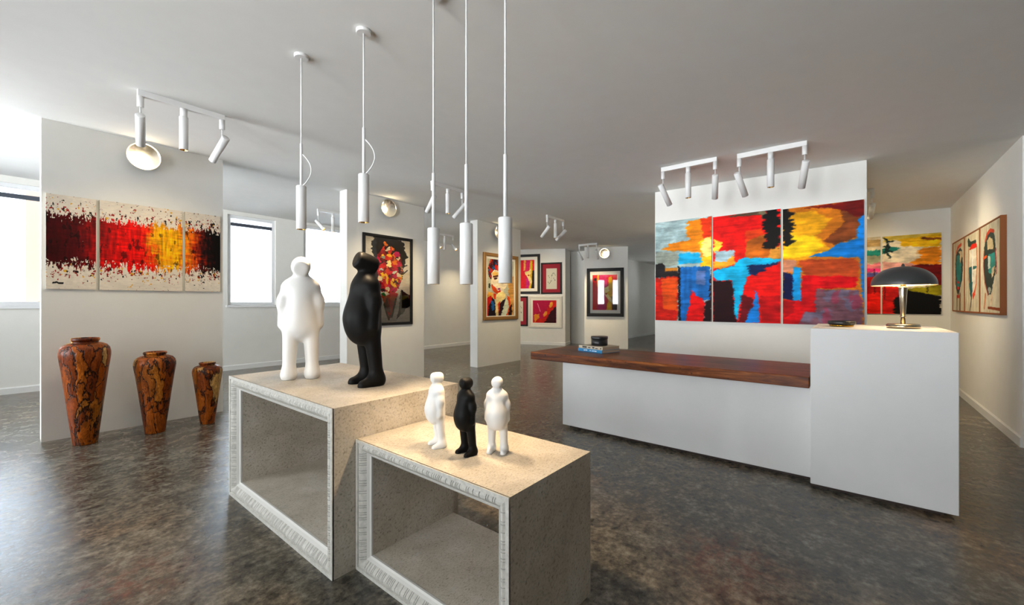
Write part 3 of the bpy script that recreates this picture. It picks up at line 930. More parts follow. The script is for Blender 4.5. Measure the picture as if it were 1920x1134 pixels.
# ------------------------------------------------------------------ pendants
def pendant(x, y, z_top, z_bot, z_stem, label, loop):
    H = cz(x, y)
    t = thing('pendant_light', label, 'pendant lamp', (x, y, z_bot), 0, 'white tube pendants above the display boxes')
    Lc = z_top - z_bot
    MB().lathe([(0.044, H - z_bot - 0.022), (0.047, H - z_bot - 0.018), (0.047, H - z_bot)], 40).build('ceiling_canopy', M['lamp_white'], t)
    MB().tube([(0, 0, z_stem - z_bot - .01), (0, 0, H - z_bot - 0.02)], 0.0052, 12).build('suspension_rod', M['lamp_white'], t)
    MB().lathe([(0.0095, Lc), (0.0095, z_stem - z_bot), (0.006, z_stem - z_bot + 0.003)], 20).build('stem', M['lamp_white'], t)
    R = 0.0338
    sh = MB().lathe([(R - .003, 0.0), (R, 0.001), (R, Lc - .003), (R - .003, Lc), (0.009, Lc)], 48, cap=(False, False))
    s = sh.build('tube_shade', M['lamp_white'], t)
    MB().lathe([(R - .003, 0.0), (R - .0045, 0.004), (R - .012, 0.045)], 40, cap=(False, False)).build('reflector', M['gold_in'], s)
    MB().lathe([(0.0001, 0.040), (R - .011, 0.040)], 32, cap=(False, False)).build('lens', M['bulb'], s)
    if loop:
        dx, dy = 0.632, -0.775
        zs = z_stem - z_bot
        pts = []
        for i in range(19):
            q = i / 18
            z = zs - 0.075 - q * (zs - 0.075 - Lc - 0.002)
            r = 0.009 + 0.062 * math.sin(PI * q) ** 0.85
            pts.append((dx * r, dy * r, z))
        MB().tube(pts, 0.0042, 8).build('cable_loop', M['lamp_white'], t)
    spot_light('pendant_beam', (0, 0, 0.005), (0, 0, -1), P_PEND, WARM, math.radians(105), 0.8, 0.03, t)
pendant(1.353, 3.052, 2.239, 1.929, 2.541, 'white tube pendant above the big white figure', True)
pendant(1.472, 2.434, 2.231, 1.921, 2.530, 'white tube pendant above the big black figure', True)
pendant(1.532, 1.819, 1.8215, 1.507, 2.130, 'low white tube pendant above the small box, nearest the black framed portrait', False)
pendant(1.519, 1.544, 1.813, 1.498, 2.117, 'low white tube pendant above the small box, between two others', False)
pendant(1.526, 1.286, 1.811, 1.496, 2.113, 'low white tube pendant in front of the gold framed portrait', False)

# ------------------------------------------------------------------ ceiling spotlights
def track(x0, y0, x1, y1, aim, label, mid_aim=None, energy=1.0):
    a = Vector((x0, y0)); b = Vector((x1, y1))
    H = min(cz(x0, y0), cz(x1, y1)) + 0.004
    c = (a + b) / 2
    d = (b - a).normalized(); rz = math.atan2(d.y, d.x); L = (b - a).length
    t = thing('ceiling_spotlight', label, 'ceiling lamp', (c.x, c.y, H), rz, 'white three head ceiling spotlights')
    inv = Matrix.Rotation(-rz, 3, 'Z')
    mb = MB().box(-L / 2 - .02, L / 2 + .02, -.02, .02, -0.052, 0.004)
    mb.build('mounting_bar', M['lamp_white'], t, bevel=0.003)
    R = 0.034; LH = 0.30
    for i, s in enumerate((-L / 2, 0.0, L / 2)):
        P = Vector((c.x + d.x * s, c.y + d.y * s, H))
        if i == 1:
            dirw = Vector((0, 0, -1)) if mid_aim is None else (Vector(mid_aim) - P).normalized()
            stub = MB().lathe([(0.027, -0.13), (0.027, -0.05)], 32, origin=(s, 0, 0)).build('arm', M['lamp_white'], t)
            top = Vector((s, 0, -0.125))
        else:
            dirw = (Vector(aim) - P).normalized()
            mb = MB().lathe([(0.022, -0.145), (0.024, -0.142), (0.024, -0.05)], 32, origin=(s, 0, 0))
            mb.tube([(s, 0, -0.30), (s, 0, -0.14)], 0.0065, 12)
            mb.build('arm', M['lamp_white'], t)
            dl = inv @ dirw
            side = Vector((dl.x, dl.y, 0)).normalized()
            up = -dl
            # the rod ends in the back of the head, a quarter of its length down
            nrm = (Vector((0, 0, 1)) - dl * dl.z)
            nrm = nrm.normalized() if nrm.length > 1e-4 else Vector((1, 0, 0))
            top = Vector((s, 0, -0.285)) - dl * 0.085 - nrm * 0.0
        dl = inv @ dirw
        A = rot_to(-dl)
        org = top + dl * LH          # mouth of the head
        hd = MB().lathe([(R - .003, 0.0), (R, 0.001), (R, LH - .003), (R - .003, LH), (0.0001, LH)], 40, axis=A, origin=org, cap=(False, False)).build('spot_head', M['lamp_white'], t)
        MB().lathe([(R - .003, 0.0), (R - .0045, 0.004), (R - .012, 0.035)], 32, axis=A, origin=org, cap=(False, False)).build('reflector', M['gold_in'], hd)
        MB().lathe([(0.0001, 0.030), (R - .011, 0.030)], 24, axis=A, origin=org, cap=(False, False)).build('lens', M['bulb'], hd)
        spot_light('spot_beam', org + dl * 0.004, dl, (P_DOWN if i == 1 else P_SPOT) * energy, WARM2, math.radians(80 if i == 1 else 84), 1.0, 0.025, t)
    return t
track(0.746, 4.715, 1.343, 4.715, (1.02, 6.31, 1.95), 'white spotlight bar aimed at the red and black triptych', energy=0.6)
track(4.00, 4.775, 4.604, 4.775, (4.29, 6.31, 1.85), 'white spotlight bar aimed at the black framed portrait, behind the low pendants', energy=1.5)
track(6.915, 4.727, 7.512, 4.727, (7.3, 6.31, 1.85), 'white spotlight bar aimed at the gold framed portrait', energy=1.4)
track(11.018, 6.36, 11.018, 5.775, (11.93, 5.92, 1.75), 'small far spotlight bar aimed at the picture in the wide black frame', energy=2.0)
track(8.9, 7.85, 8.9, 8.45, (11.5, 8.0, 1.7), 'white spotlight bar behind the third partition aimed at the red pictures', energy=2.2)
track(9.0, 8.85, 9.5, 8.85, (9.2, 10.05, 1.6), 'white spotlight bar behind the third partition facing the street wall', energy=0.8)  # hidden bar, added for warm light on the street wall
track(5.25, 1.83, 5.25, 1.225, (6.36, 1.52, 1.75), 'white spotlight bar before the left half of the big colourful triptych', energy=0.25)
track(5.25, 0.975, 5.25, 0.370, (6.33, 0.67, 1.75), 'white spotlight bar before the right half of the big colourful triptych', energy=0.25)
track(3.985, 8.24, 4.585, 8.24, (4.29, 6.53, 1.85), 'white spotlight bar near the street windows behind the middle partition')
track(7.22, 8.47, 7.815, 8.47, (7.4, 6.53, 1.85), 'white spotlight bar beyond the gap beside the gold framed portrait')
track(7.86, 0.36, 7.86, -0.235, (9.97, -0.05, 1.85), 'white spotlight bar half hidden behind the reception wall edge', energy=1.6)

track(7.15, 0.62, 7.75, 0.62, (7.95, -1.29, 1.9), 'white spotlight bar behind the reception wall aimed at the oval face paintings', energy=1.7)
# ------------------------------------------------------------------ round mirror-bright wall dishes
def disc(px, py, z, rz, label, r=0.15, glow=1.5):
    t = thing('wall_light', label, 'wall lamp', (px, py, z), rz, 'round wall lights above the pictures')
    A = Matrix.Rotation(PI / 2, 3, 'X')        # local z -> -y (out of the wall)
    MB().lathe([(0.05, 0.0), (0.05, 0.03), (0.03, 0.04)], 32, axis=A).build('wall_mount', M['lamp_white'], t)
    prof = [(0.0001, 0.040)]
    for i in range(1, 13):
        q = i / 12
        prof.append((r * q, 0.040 + 0.045 * q * q))
    prof += [(r * 1.005, 0.087), (r * 1.01, 0.084), (r * 0.99, 0.078)]
    for i in range(11, -1, -1):
        q = i / 12
        prof.append((max(0.0001, r * q), 0.034 + 0.045 * q * q))
    MB().lathe(prof, 64, axis=A, cap=(False, False)).build('dish', M['dish'], t)
    point_light('dish_glow', (0, -0.11, 0.0), glow, WARM2, 0.03, t)  # added light, stands in for spot light thrown back by the dish
    return t
disc(1.015, 6.31, 3.068, 0, 'round bright wall light above the red and black triptych')
disc(4.245, 6.31, 3.055, 0, 'round bright wall light above the black framed portrait')
disc(7.18, 6.31, 3.02, 0, 'round bright wall light above the gold framed portrait, behind a pendant', 0.16)
disc(10.0, 2.15, 2.80, -PI / 2, 'round wall light near the free end of the back wall', glow=30.0)  # out-of-sight dish and light, put in for a glow on the ceiling
p = A4 + d4 * 0.64
disc(p.x, p.y, 2.955, math.atan2(d4.y, d4.x), 'round bright wall light above the wide black frame', glow=0.6)

# ------------------------------------------------------------------ pictures
def on_wall(A, d, s, z):
    return (A[0] + d[0] * s, A[1] + d[1] * s, z), math.atan2(d[1], d[0])

def canvas(art, A, d, s0, s1, z0, z1, label, group, depth=0.028, side=(205, 198, 184)):
    loc, rz = on_wall(A, d, s0, z0)
    me = art_mesh(art, s1 - s0, z1 - z0, -depth - 0.002, depth, side)
    o = link_mesh('art_canvas', me, M['paint'], None, loc, rz)
    return props(o, label, 'painting', group)

def framed(A, d, s0, s1, z0, z1, fw, fmat, art, ar, label, mats=(), depth=0.035, glass=True, group=None, art_y=-0.005):
    """ar: (s0,s1,z0,z1) of the picture inside the frame; mats: [(s0,s1,z0,z1,material)...] outer to inner"""
    loc, rz = on_wall(A, d, s0, z0)
    t = thing('framed_picture', label, 'picture', loc, rz, group)
    w, h = s1 - s0, z1 - z0
    y0, y1 = -depth, -0.001
    prof = [(0, y1), (0, y0 + .004), (0.2 * fw, y0), (0.75 * fw, y0 + .002), (fw, y0 + .010), (fw, y1)]
    mb = MB()
    for (o, dd, n, L) in [((0, 0), (1, 0), (0, 1), w), ((w, 0), (0, 1), (-1, 0), h), ((w, h), (-1, 0), (0, -1), w), ((0, h), (0, -1), (1, 0), h)]:
        vs = []
        for e in (0, 1):
            for off, y in prof:
                ss = off if e == 0 else L - off
                vs.append((o[0] + dd[0] * ss + n[0] * off, y, o[1] + dd[1] * ss + n[1] * off))
        k = len(prof)
        mb.add(vs, [(i, i + 1, k + i + 1, k + i) for i in range(k - 1)])
    fo = mb.build('frame', fmat, t)
    bm = bmesh.new(); bm.from_mesh(fo.data); bmesh.ops.remove_doubles(bm, verts=bm.verts, dist=1e-5); bmesh.ops.recalc_face_normals(bm, faces=bm.faces); bm.to_mesh(fo.data); bm.free()
    yy = -0.006
    for k, (a0, a1, b0, b1, mm) in enumerate(mats):
        inn = mats[k + 1][:4] if k + 1 < len(mats) else ar
        q = MB()
        X = [a0 - s0, inn[0] - s0, inn[1] - s0, a1 - s0]; Z = [b0 - z0, inn[2] - z0, inn[3] - z0, b1 - z0]
        q.box(X[0], X[3], yy - .004, yy, Z[0], Z[1]).box(X[0], X[3], yy - .004, yy, Z[2], Z[3]).box(X[0], X[1], yy - .004, yy, Z[1], Z[2]).box(X[2], X[3], yy - .004, yy, Z[1], Z[2])
        q.build('mat_board', mm, t)
        yy += 0.0005
    me = art_mesh(art, ar[1] - ar[0], ar[3] - ar[2], art_y, 0)
    o = link_mesh('artwork', me, M['paint'], t, (ar[0] - s0, 0, ar[2] - z0))
    MB().box(0.004, w - .004, -0.0035, -0.0015, 0.004, h - .004).build('backing', M['black_frame'], t)
    if glass:
        MB().box(fw * .9, w - fw * .9, -depth + .013, -depth + .015, fw * .9, h - fw * .9).build('glass', M['glass'], t)
    return t

# --- red and black triptych on the nearest partition
P1 = (0.0, 6.31); DX = (1.0, 0.0)
def splash(u0, u1, nu, nv, seed):
    a = Art(nu, nv, None, 1.0, (226, 214, 196)); a.seed = seed
    g = u0 + a.u * (u1 - u0)                      # place across the whole triptych
    gx = g * 1.5
    top = 0.205 + 0.07 * (fb(gx * 55, a.v * 9, seed) - .5) * 2 + 0.05 * (fb(gx * 140, a.v * 20, seed + 3) - .5) * 2
    bot = 0.745 + 0.09 * (fb(gx * 48, a.v * 9, seed + 5) - .5) * 2 + 0.07 * (fb(gx * 120, a.v * 22, seed + 9) - .5) * 2
    band = (a.v > top) & (a.v < bot)
    gs = g + 0.07 * (fb(gx * 9, a.v * 5, seed + 2) - .5) * 2 + 0.055 * (fb(gx * 46, a.v * 8, seed + 7) - .5) * 2 + 0.05 * (fb(gx * 14, a.v * 40, seed + 8) - .5) * 2
    stops = [0, .12, .2, .27, .33, .42, .52, .56, .60, .67, .74, .79, .83, .88, .92, 1]
    cols = np.array([(56, 0, 4), (70, 3, 6), (104, 5, 7), (150, 8, 8), (196, 8, 5), (222, 8, 4), (232, 20, 4), (235, 70, 5), (244, 150, 8), (250, 176, 8), (226, 120, 12), (205, 80, 10), (150, 30, 8), (60, 12, 8), (14, 8, 8), (8, 7, 7)], float)
    bc = np.stack([np.interp(gs, stops, cols[:, k]) for k in range(3)], -1)
    st = fb(gx * 60, a.v * 8, seed + 12)[..., None]; st2 = fb(gx * 10, a.v * 60, seed + 15)[..., None]
    bc = bc * (1 + 0.35 * (st - .5) * 2 + 0.25 * (st2 - .5) * 2)
    dk = fb(gx * 30, a.v * 12, seed + 17) < 0.33
    bc[dk] *= 0.55
    a.c = np.where(band[..., None], bc, a.c)
    near = np.clip(1 - np.minimum(abs(a.v - 0.16) / 0.14, abs(a.v - 0.80) / 0.13), 0, 1)
    n1 = fb(gx * 40, a.v * 26, seed + 20); n2 = fb(gx * 34, a.v * 26, seed + 25); n3 = fb(gx * 60, a.v * 40, seed + 30)
    cream = ~band
    a.c[cream & (n2 > 0.80 - 0.10 * near)] = (222, 165, 40)
    low = np.clip((a.v - .7) * 5, 0, 1)
    a.c[cream & (n3 > 0.80 - 0.19 * near)] = (150, 30, 20)
    a.c[cream & (n1 > 0.79 - 0.13 * near)] = (28, 24, 22)
    side = np.clip((g - .82) * 6, 0, 1)
    a.c[cream & (n3 < 0.16 + 0.17 * near * side)] = (25, 22, 20)
    wht = band & (fb(gx * 90, a.v * 40, seed + 40) > 0.93 - 0.28 * np.clip(1 - np.minimum(abs(a.v - .23), abs(a.v - .7)) / .08, 0, 1))
    a.c[wht] = (235, 225, 205)
    a.brush(0.06)
    return a
W1, W2_, W3 = 0.359, 0.716, 0.364
G3 = 'red and black splash triptych panels'
_sp = splash(0.0, 0.245, 150, 300, 3)
_sp.line([(.13, .938), (.20, .930), (.25, .940), (.33, .936)], .010, (30, 28, 26))
canvas(_sp, P1, DX, 0.275, 0.634, 1.547, 2.512, 'left panel of the splash triptych, deep maroon band on cream', G3)
canvas(splash(0.26, 0.74, 260, 300, 3), P1, DX, 0.662, 1.378, 1.546, 2.516, 'wide middle panel of the splash triptych, red into yellow band', G3)
canvas(splash(0.757, 1.0, 150, 300, 3), P1, DX, 1.404, 1.768, 1.548, 2.514, 'right panel of the splash triptych, black band on cream', G3)

# --- big colourful triptych behind the desk
C5 = crop(1225, 370, 4.629); C6 = crop(1425, 370, 4.629)
G5 = 'big colourful triptych panels behind the desk'
a = Art(190, 340, [(25, 220), (510, 175), (510, 1075), (25, 1060)], 1.85, (160, 184, 184), C5)
a.put(fb(a.u * 6, a.v * 8, 9) > 0.55, (176, 200, 198), a=0.7)
a.poly([(300, 215), (430, 200), (515, 185), (515, 600), (420, 605), (410, 560), (430, 540), (400, 515), (420, 480), (250, 470), (65, 455), (140, 430), (140, 400), (310, 380), (295, 310)], (240, 135, 12), ax=0.06)
a.poly([(415, 205), (515, 175), (515, 360), (440, 365)], (226, 52, 8))
a.poly([(395, 395), (515, 340), (515, 610), (420, 605), (430, 490)], (255, 196, 22))
a.ell((475, 440), (60, 85), (255, 236, 130), ax=0.06)
a.poly([(25, 470), (220, 480), (225, 590), (110, 600), (25, 575)], (158, 166, 152))
a.poly([(225, 490), (415, 480), (425, 570), (225, 580)], (20, 168, 224), ax=0.05)
a.poly([(20, 575), (95, 568), (115, 620), (225, 635), (232, 690), (20, 695)], (32, 28, 28))
a.poly([(110, 615), (218, 608), (218, 636), (110, 642)], (190, 118, 28), ax=0.01)
a.poly([(20, 692), (224, 685), (224, 1070), (20, 1070)], (212, 26, 6), ay=0.02)
a.poly([(75, 705), (218, 692), (216, 978), (95, 965)], (236, 78, 6), var=.2)
a.poly([(235, 606), (498, 602), (505, 885), (440, 895), (400, 870), (320, 1075), (235, 1075)], (22, 104, 184), ax=.01, var=.25, sx=20, sy=3)
a.poly([(380, 640), (460, 640), (455, 770), (375, 750)], (104, 122, 178), a=.8)
a.poly([(222, 600), (240, 600), (247, 1075), (228, 1075)], (14, 10, 12), ax=.01)
a.poly([(342, 800), (380, 850), (408, 858), (455, 900), (442, 1080), (280, 1080), (330, 905)], (230, 8, 8), ax=.02)
a.poly([(497, 690), (515, 600), (515, 1080), (440, 1080), (458, 905), (495, 890)], (34, 5, 10))
a.smear(0.032, 0.016)
canvas(a, A5, d5, 0.018, 0.824, 1.141, 2.634, 'left panel of the big triptych, pale sky with orange and blue', G5)

a = Art(200, 340, [(530, 180), (530 + 0, 180), (0, 0), (0, 0)], 1.8, (232, 14, 8)) if False else None
q = [(1338, 407.5), (1464, 393.2), (1464, 606.6), (1338, 602.8)]
a = Art(200, 340, q, 1.8, (234, 14, 8)); F5 = C5; F6 = C6
def mixp(p5=(), p6=(), p5b=()): return C5(p5) + C6(p6) + C5(p5b)
ident = lambda p: p
a.cf = ident
a.poly(C5([(640, 165), (949, 118), (949, 160), (700, 172)]), (88, 72, 52), ax=.06)
a.poly(C5([(800, 300), (949, 270), (949, 340), (860, 370), (805, 400)]), (232, 62, 10))
a.poly(C5([(525, 365), (590, 390), (602, 430), (560, 470), (525, 490)]), (255, 212, 60))
a.poly(C5([(540, 465), (712, 465), (702, 520), (640, 560), (540, 572)]), (160, 192, 206), ax=.02)
a.poly(C5([(525, 560), (640, 560), (700, 505), (722, 580), (620, 615), (525, 625)]), (246, 158, 36))
a.poly(mixp([(798, 530), (812, 400), (870, 360), (949, 330)], [(45, 330), (60, 450), (140, 430), (190, 425), (190, 550), (0, 528)]), (186, 94, 18), var=.25)
a.poly(C6([(90, 440), (190, 420), (190, 545), (80, 520)]), (222, 150, 50))
a.poly(C5([(718, 430), (790, 400), (782, 545), (728, 600)]), (236, 26, 8))
a.poly(C6([(0, 120), (60, 114), (50, 190), (10, 205)]), (118, 108, 80))
a.poly(C6([(60, 112), (190, 100), (190, 428), (130, 452), (60, 440), (32, 350), (45, 320), (30, 250), (50, 200)]), (14, 12, 10), ax=.09, fy=40)
a.poly(mixp([(525, 632), (700, 600), (760, 540), (850, 525), (949, 525)], [(0, 525), (190, 548), (190, 562), (0, 604)], [(825, 690), (790, 800), (750, 930), (735, 1070), (708, 1020), (690, 722), (560, 722), (525, 690)]), (10, 182, 240), ax=.02)
a.poly(mixp([(820, 590), (949, 588)], [(190, 566), (60, 622), (0, 652)], [(860, 685), (830, 640)]), (8, 36, 92), ax=.08, fy=34)
a.poly(C5([(525, 722), (690, 730), (710, 1020), (738, 1085), (525, 1085)]), (36, 4, 10), ax=.015)
a.poly(C5([(770, 850), (870, 870), (860, 1000), (800, 1085), (745, 1085)]), (86, 10, 22), ax=.04, a=.85)
a.poly(C5([(895, 805), (922, 900), (926, 1090), (800, 1090), (830, 1000), (870, 960)]), (20, 128, 222), ax=.02)
a.poly(C6([(0, 860), (180, 850), (180, 1095), (10, 1095)]), (168, 6, 14), a=.7)
a.smear(0.032, 0.016)
canvas(a, A5, d5, 0.845, 1.652, 1.140, 2.613, 'middle panel of the big triptych, red field with cyan and black', G5)

a = Art(220, 340, [(208, 100), (905, 28), (905, 1108), (208, 1098)], 1.8, (212, 118, 16), C6)
a.poly([(640, 60), (905, 20), (905, 200), (860, 350), (640, 415), (560, 385), (620, 330), (735, 215), (690, 110)], (128, 62, 22), var=.3)
a.poly([(350, 100), (915, 20), (915, 165), (860, 175), (720, 120), (600, 95)], (112, 14, 8))
a.poly([(208, 150), (450, 115), (635, 190), (560, 260), (500, 330), (565, 400), (615, 450), (520, 512), (340, 540), (200, 535), (200, 430)], (240, 166, 10), ax=.05)
a.poly([(290, 330), (480, 335), (560, 430), (420, 512), (205, 525), (200, 440)], (251, 206, 14), ax=.05)
a.poly([(200, 95), (285, 92), (290, 190), (322, 220), (300, 280), (280, 360), (320, 390), (270, 418), (200, 428)], (14, 12, 8), ax=.09, fy=44)
a.poly([(200, 540), (330, 535), (330, 640), (200, 655)], (196, 128, 96))
a.poly([(340, 545), (830, 530), (875, 580), (860, 700), (420, 700), (365, 640)], (190, 72, 24), ax=.05, var=.25)
a.poly([(365, 680), (860, 690), (840, 785), (505, 790), (500, 995), (400, 1000), (380, 1105), (200, 1105), (200, 885), (360, 890)], (216, 6, 14))
a.poly([(915, 150), (915, 900), (890, 860), (882, 700), (870, 545), (840, 522), (420, 516), (620, 460), (685, 405), (850, 365), (862, 205)], (12, 126, 214), ax=.015)
a.poly([(200, 652), (305, 668), (305, 895), (200, 882)], (10, 18, 66), ax=.04, fy=44)
a.poly([(298, 603), (366, 603), (366, 892), (292, 892)], (14, 158, 234), ax=.012)
a.poly([(500, 795), (845, 800), (885, 870), (905, 1000), (880, 1120), (340, 1120), (400, 995), (495, 990)], (128, 86, 98), var=.2)
m = a.mask([(500, 795), (845, 800), (885, 870), (905, 1000), (880, 1120), (340, 1120), (400, 995), (495, 990)], 0, 0)
a.put(m & (fb(a.u * 7, a.v * 12, 11) > .55), (112, 106, 130), a=.8); a.put(m & (fb(a.u * 9, a.v * 9, 14) > .62), (156, 60, 84), a=.8)
a.poly([(208, 900), (310, 905), (300, 1000), (208, 1050)], (150, 6, 12), a=.7)
a.smear(0.032, 0.016)
canvas(a, A5, d5, 1.678, 2.469, 1.138, 2.60, 'right panel of the big triptych, yellow burst over mauve', G5)

# --- two visible panels on the back wall behind the lamp
C7 = crop(1620, 420, 5.669)
G7 = 'abstract landscape panels behind the desk lamp'
BWA = (10.0, 0.0); DMY = (0.0, -1.0)
a = Art(120, 200, [(-230, 172), (172, 138), (172, 950), (-230, 950)], 1.85, (214, 200, 170), C7); a.seed = 60
a.poly([(-240, 180), (180, 170), (180, 240), (-240, 260)], (206, 170, 110), ax=.02)
a.poly([(-240, 300), (180, 275), (180, 335), (-240, 350)], (18, 132, 120), ay=.02)
a.poly([(-240, 350), (180, 335), (180, 425), (-240, 430)], (150, 150, 122), ay=.02)
a.poly([(-240, 430), (180, 420), (180, 520), (-240, 540)], (222, 120, 130), ay=.03, var=.3)
a.poly([(60, 470), (180, 470), (180, 505), (60, 505)], (226, 44, 120), ay=.02)
a.poly([(-240, 540), (180, 515), (180, 570), (-240, 590)], (90, 88, 160), ay=.03)
a.poly([(-240, 585), (180, 555), (180, 960), (-240, 960)], (168, 8, 8), ay=.02, var=.3)
a.poly([(-240, 740), (180, 730), (180, 960), (-240, 960)], (214, 22, 10), ay=.03, var=.25)
a.line([(125, 480), (125, 740)], .008, (40, 5, 8))
a.smear(0.032, 0.016)
canvas(a, BWA, DMY, -0.326, 0.414, 1.213, 2.598, 'left abstract landscape panel, teal band over red, by the lamp', G7)
a = Art(170, 230, [(195, 135), (812, 95), (812, 958), (195, 950)], 1.85, (222, 208, 180), C7); a.seed = 90
a.poly([(190, 130), (820, 90), (820, 160), (600, 190), (420, 165), (190, 190)], (216, 186, 70), ax=.08)
a.poly([(360, 165), (820, 110), (820, 240), (640, 245), (380, 235)], (232, 178, 8), ax=.08)
a.poly([(600, 140), (820, 150), (820, 172), (610, 172)], (120, 60, 14), ax=.06)
a.poly([(600, 262), (820, 240), (820, 440), (480, 430), (560, 360)], (222, 130, 14), ax=.08, var=.25)
a.poly([(190, 265), (300, 245), (420, 255), (330, 290), (190, 320)], (20, 128, 116), ax=.06)
a.poly([(190, 400), (520, 420), (560, 440), (190, 520)], (214, 150, 140), ax=.05)
for p_ in ([(215, 150), (240, 165), (245, 200)], [(245, 190), (310, 185)], [(250, 200), (265, 240), (250, 290)], [(215, 240), (275, 245)], [(230, 270), (300, 295)], [(245, 300), (285, 360)], [(250, 220), (220, 310)]):
    a.line(p_, .018, (14, 34, 32), ax=.02)
a.poly([(190, 520), (560, 432), (820, 430), (820, 660), (190, 640)], (112, 10, 8), ax=.03, var=.3)
a.poly([(190, 600), (440, 600), (380, 960), (190, 960)], (196, 18, 10), ax=.04, var=.3)
a.poly([(440, 690), (820, 650), (820, 745), (700, 775), (440, 720)], (152, 140, 14), ax=.06)
a.poly([(300, 800), (460, 700), (820, 765), (820, 970), (330, 970)], (8, 7, 6), ax=.06)
a.line([(222, 640), (222, 800)], .008, (50, 5, 8)); a.line([(668, 620), (668, 720)], .010, (40, 36, 10))
a.smear(0.032, 0.016)
canvas(a, BWA, DMY, 0.435, 1.180, 1.213, 2.592, 'right abstract landscape panel, yellow sky over black, behind the lamp', G7)

# --- three abstract ovals on the right wall
C8 = crop(1785, 395, 5.53)
G8 = 'three oval face paintings on the right wall'
RWA = (9.475, -1.29); DMX = (-1.0, 0.0)
def oval(quad, seed, fn, s0, s1, label):
    a = Art(110, 200, quad, 1.25, (202, 194, 168), C8); a.seed = seed
    a.put(fb(a.u * 30, a.v * 3, seed) > .6, (178, 166, 138), a=.7); a.put(fb(a.u * 26, a.v * 2, seed + 3) > .63, (226, 220, 200), a=.8)
    fn(a); a.brush(.10, 60, 12)
    framed(RWA, DMX, s0, s1, 1.272, 2.347, 0.022, M['brown_frame'], a, (s0 + .014, s1 - .014, 1.286, 2.333), label, depth=0.05, glass=False, group=G8, art_y=-0.042)
def f1(a):
    a.poly([(105, 400), (130, 375), (145, 400), (155, 560), (148, 700), (120, 840), (105, 890), (85, 800), (78, 560), (85, 450)], (26, 52, 52))
    a.poly([(92, 460), (122, 455), (140, 560), (138, 680), (118, 800), (96, 800), (86, 600)], (20, 128, 126), ax=.06)
    a.poly([(110, 420), (140, 410), (145, 470), (125, 540), (125, 450)], (206, 186, 150))
    a.line([(90, 420), (105, 370), (138, 340)], .03, (200, 60, 30))
    a.ell((108, 745), (9, 15), (214, 14, 10)); a.ell((108, 805), (11, 18), (214, 14, 10))
    a.line([(80, 620), (80, 760)], .02, (150, 60, 40)); a.line([(125, 880), (125, 1050)], .05, (110, 80, 40)); a.line([(95, 900), (95, 1050)], .03, (60, 70, 50))
    a.line([(95, 890), (115, 895)], .03, (200, 40, 20))
def f2(a):
    a.poly([(210, 300), (225, 270), (240, 310), (300, 290), (300, 330), (240, 370), (222, 360)], (30, 62, 56))
    a.poly([(230, 390), (255, 340), (300, 320), (306, 370), (270, 385), (240, 410)], (214, 26, 10))
    a.poly([(235, 400), (300, 380), (308, 700), (270, 880), (235, 700)], (226, 222, 206))
    a.poly([(222, 590), (255, 570), (268, 640), (262, 800), (258, 930), (240, 880), (228, 760)], (14, 92, 98))
    a.poly([(255, 580), (300, 560), (304, 585), (262, 615)], (16, 104, 104))
    a.line([(306, 380), (310, 560), (300, 760), (272, 900)], .03, (206, 110, 60)); a.line([(225, 400), (222, 560), (232, 740)], .02, (180, 110, 80))
    a.poly([(262, 870), (290, 810), (285, 880), (265, 915)], (214, 60, 20)); a.line([(250, 930), (238, 1040)], .03, (90, 86, 76))
    a.line([(262, 420), (262, 720)], .03, (244, 244, 240))
def f3(a):
    a.poly([(400, 300), (420, 220), (455, 195), (485, 215), (500, 300), (510, 450), (505, 620), (480, 760), (455, 870), (430, 870), (400, 740), (385, 560), (390, 420)], (34, 56, 52))
    a.poly([(420, 300), (450, 260), (480, 300), (480, 390), (425, 395)], (204, 186, 144))
    a.poly([(435, 450), (500, 420), (502, 560), (470, 660), (435, 640)], (24, 138, 132), ax=.05)
    a.poly([(470, 590), (495, 565), (490, 640), (465, 700)], (210, 188, 150))
    a.poly([(430, 460), (455, 470), (450, 590), (430, 600)], (196, 208, 198))
    a.line([(405, 300), (425, 225), (455, 192), (485, 205)], .025, (206, 62, 30))
    a.line([(392, 420), (386, 560), (400, 740), (430, 870)], .02, (140, 60, 40)); a.line([(385, 490), (415, 465)], .02, (214, 80, 20))
    a.line([(500, 400), (512, 560), (510, 640)], .02, (170, 50, 40))
    a.ell((445, 820), (14, 34), (150, 160, 152)); a.line([(430, 1005), (540, 1020)], .02, (140, 60, 20)); a.line([(405, 880), (395, 1000)], .04, (190, 130, 90)); a.line([(465, 880), (460, 960)], .03, (210, 180, 150))
oval([(55, 330), (170, 270), (170, 1050), (55, 1045)], 10, f1, 0.0, 0.872, 'farthest teal oval face painting, with two red dots')
oval([(188, 260), (335, 178), (335, 1055), (188, 1050)], 20, f2, 0.876, 1.772, 'middle oval face painting, white face with red top and teal chin')
oval([(355, 165), (550, 60), (550, 1065), (355, 1060)], 30, f3, 1.776, 2.705, 'nearest oval face painting, dark oval with teal cheek')

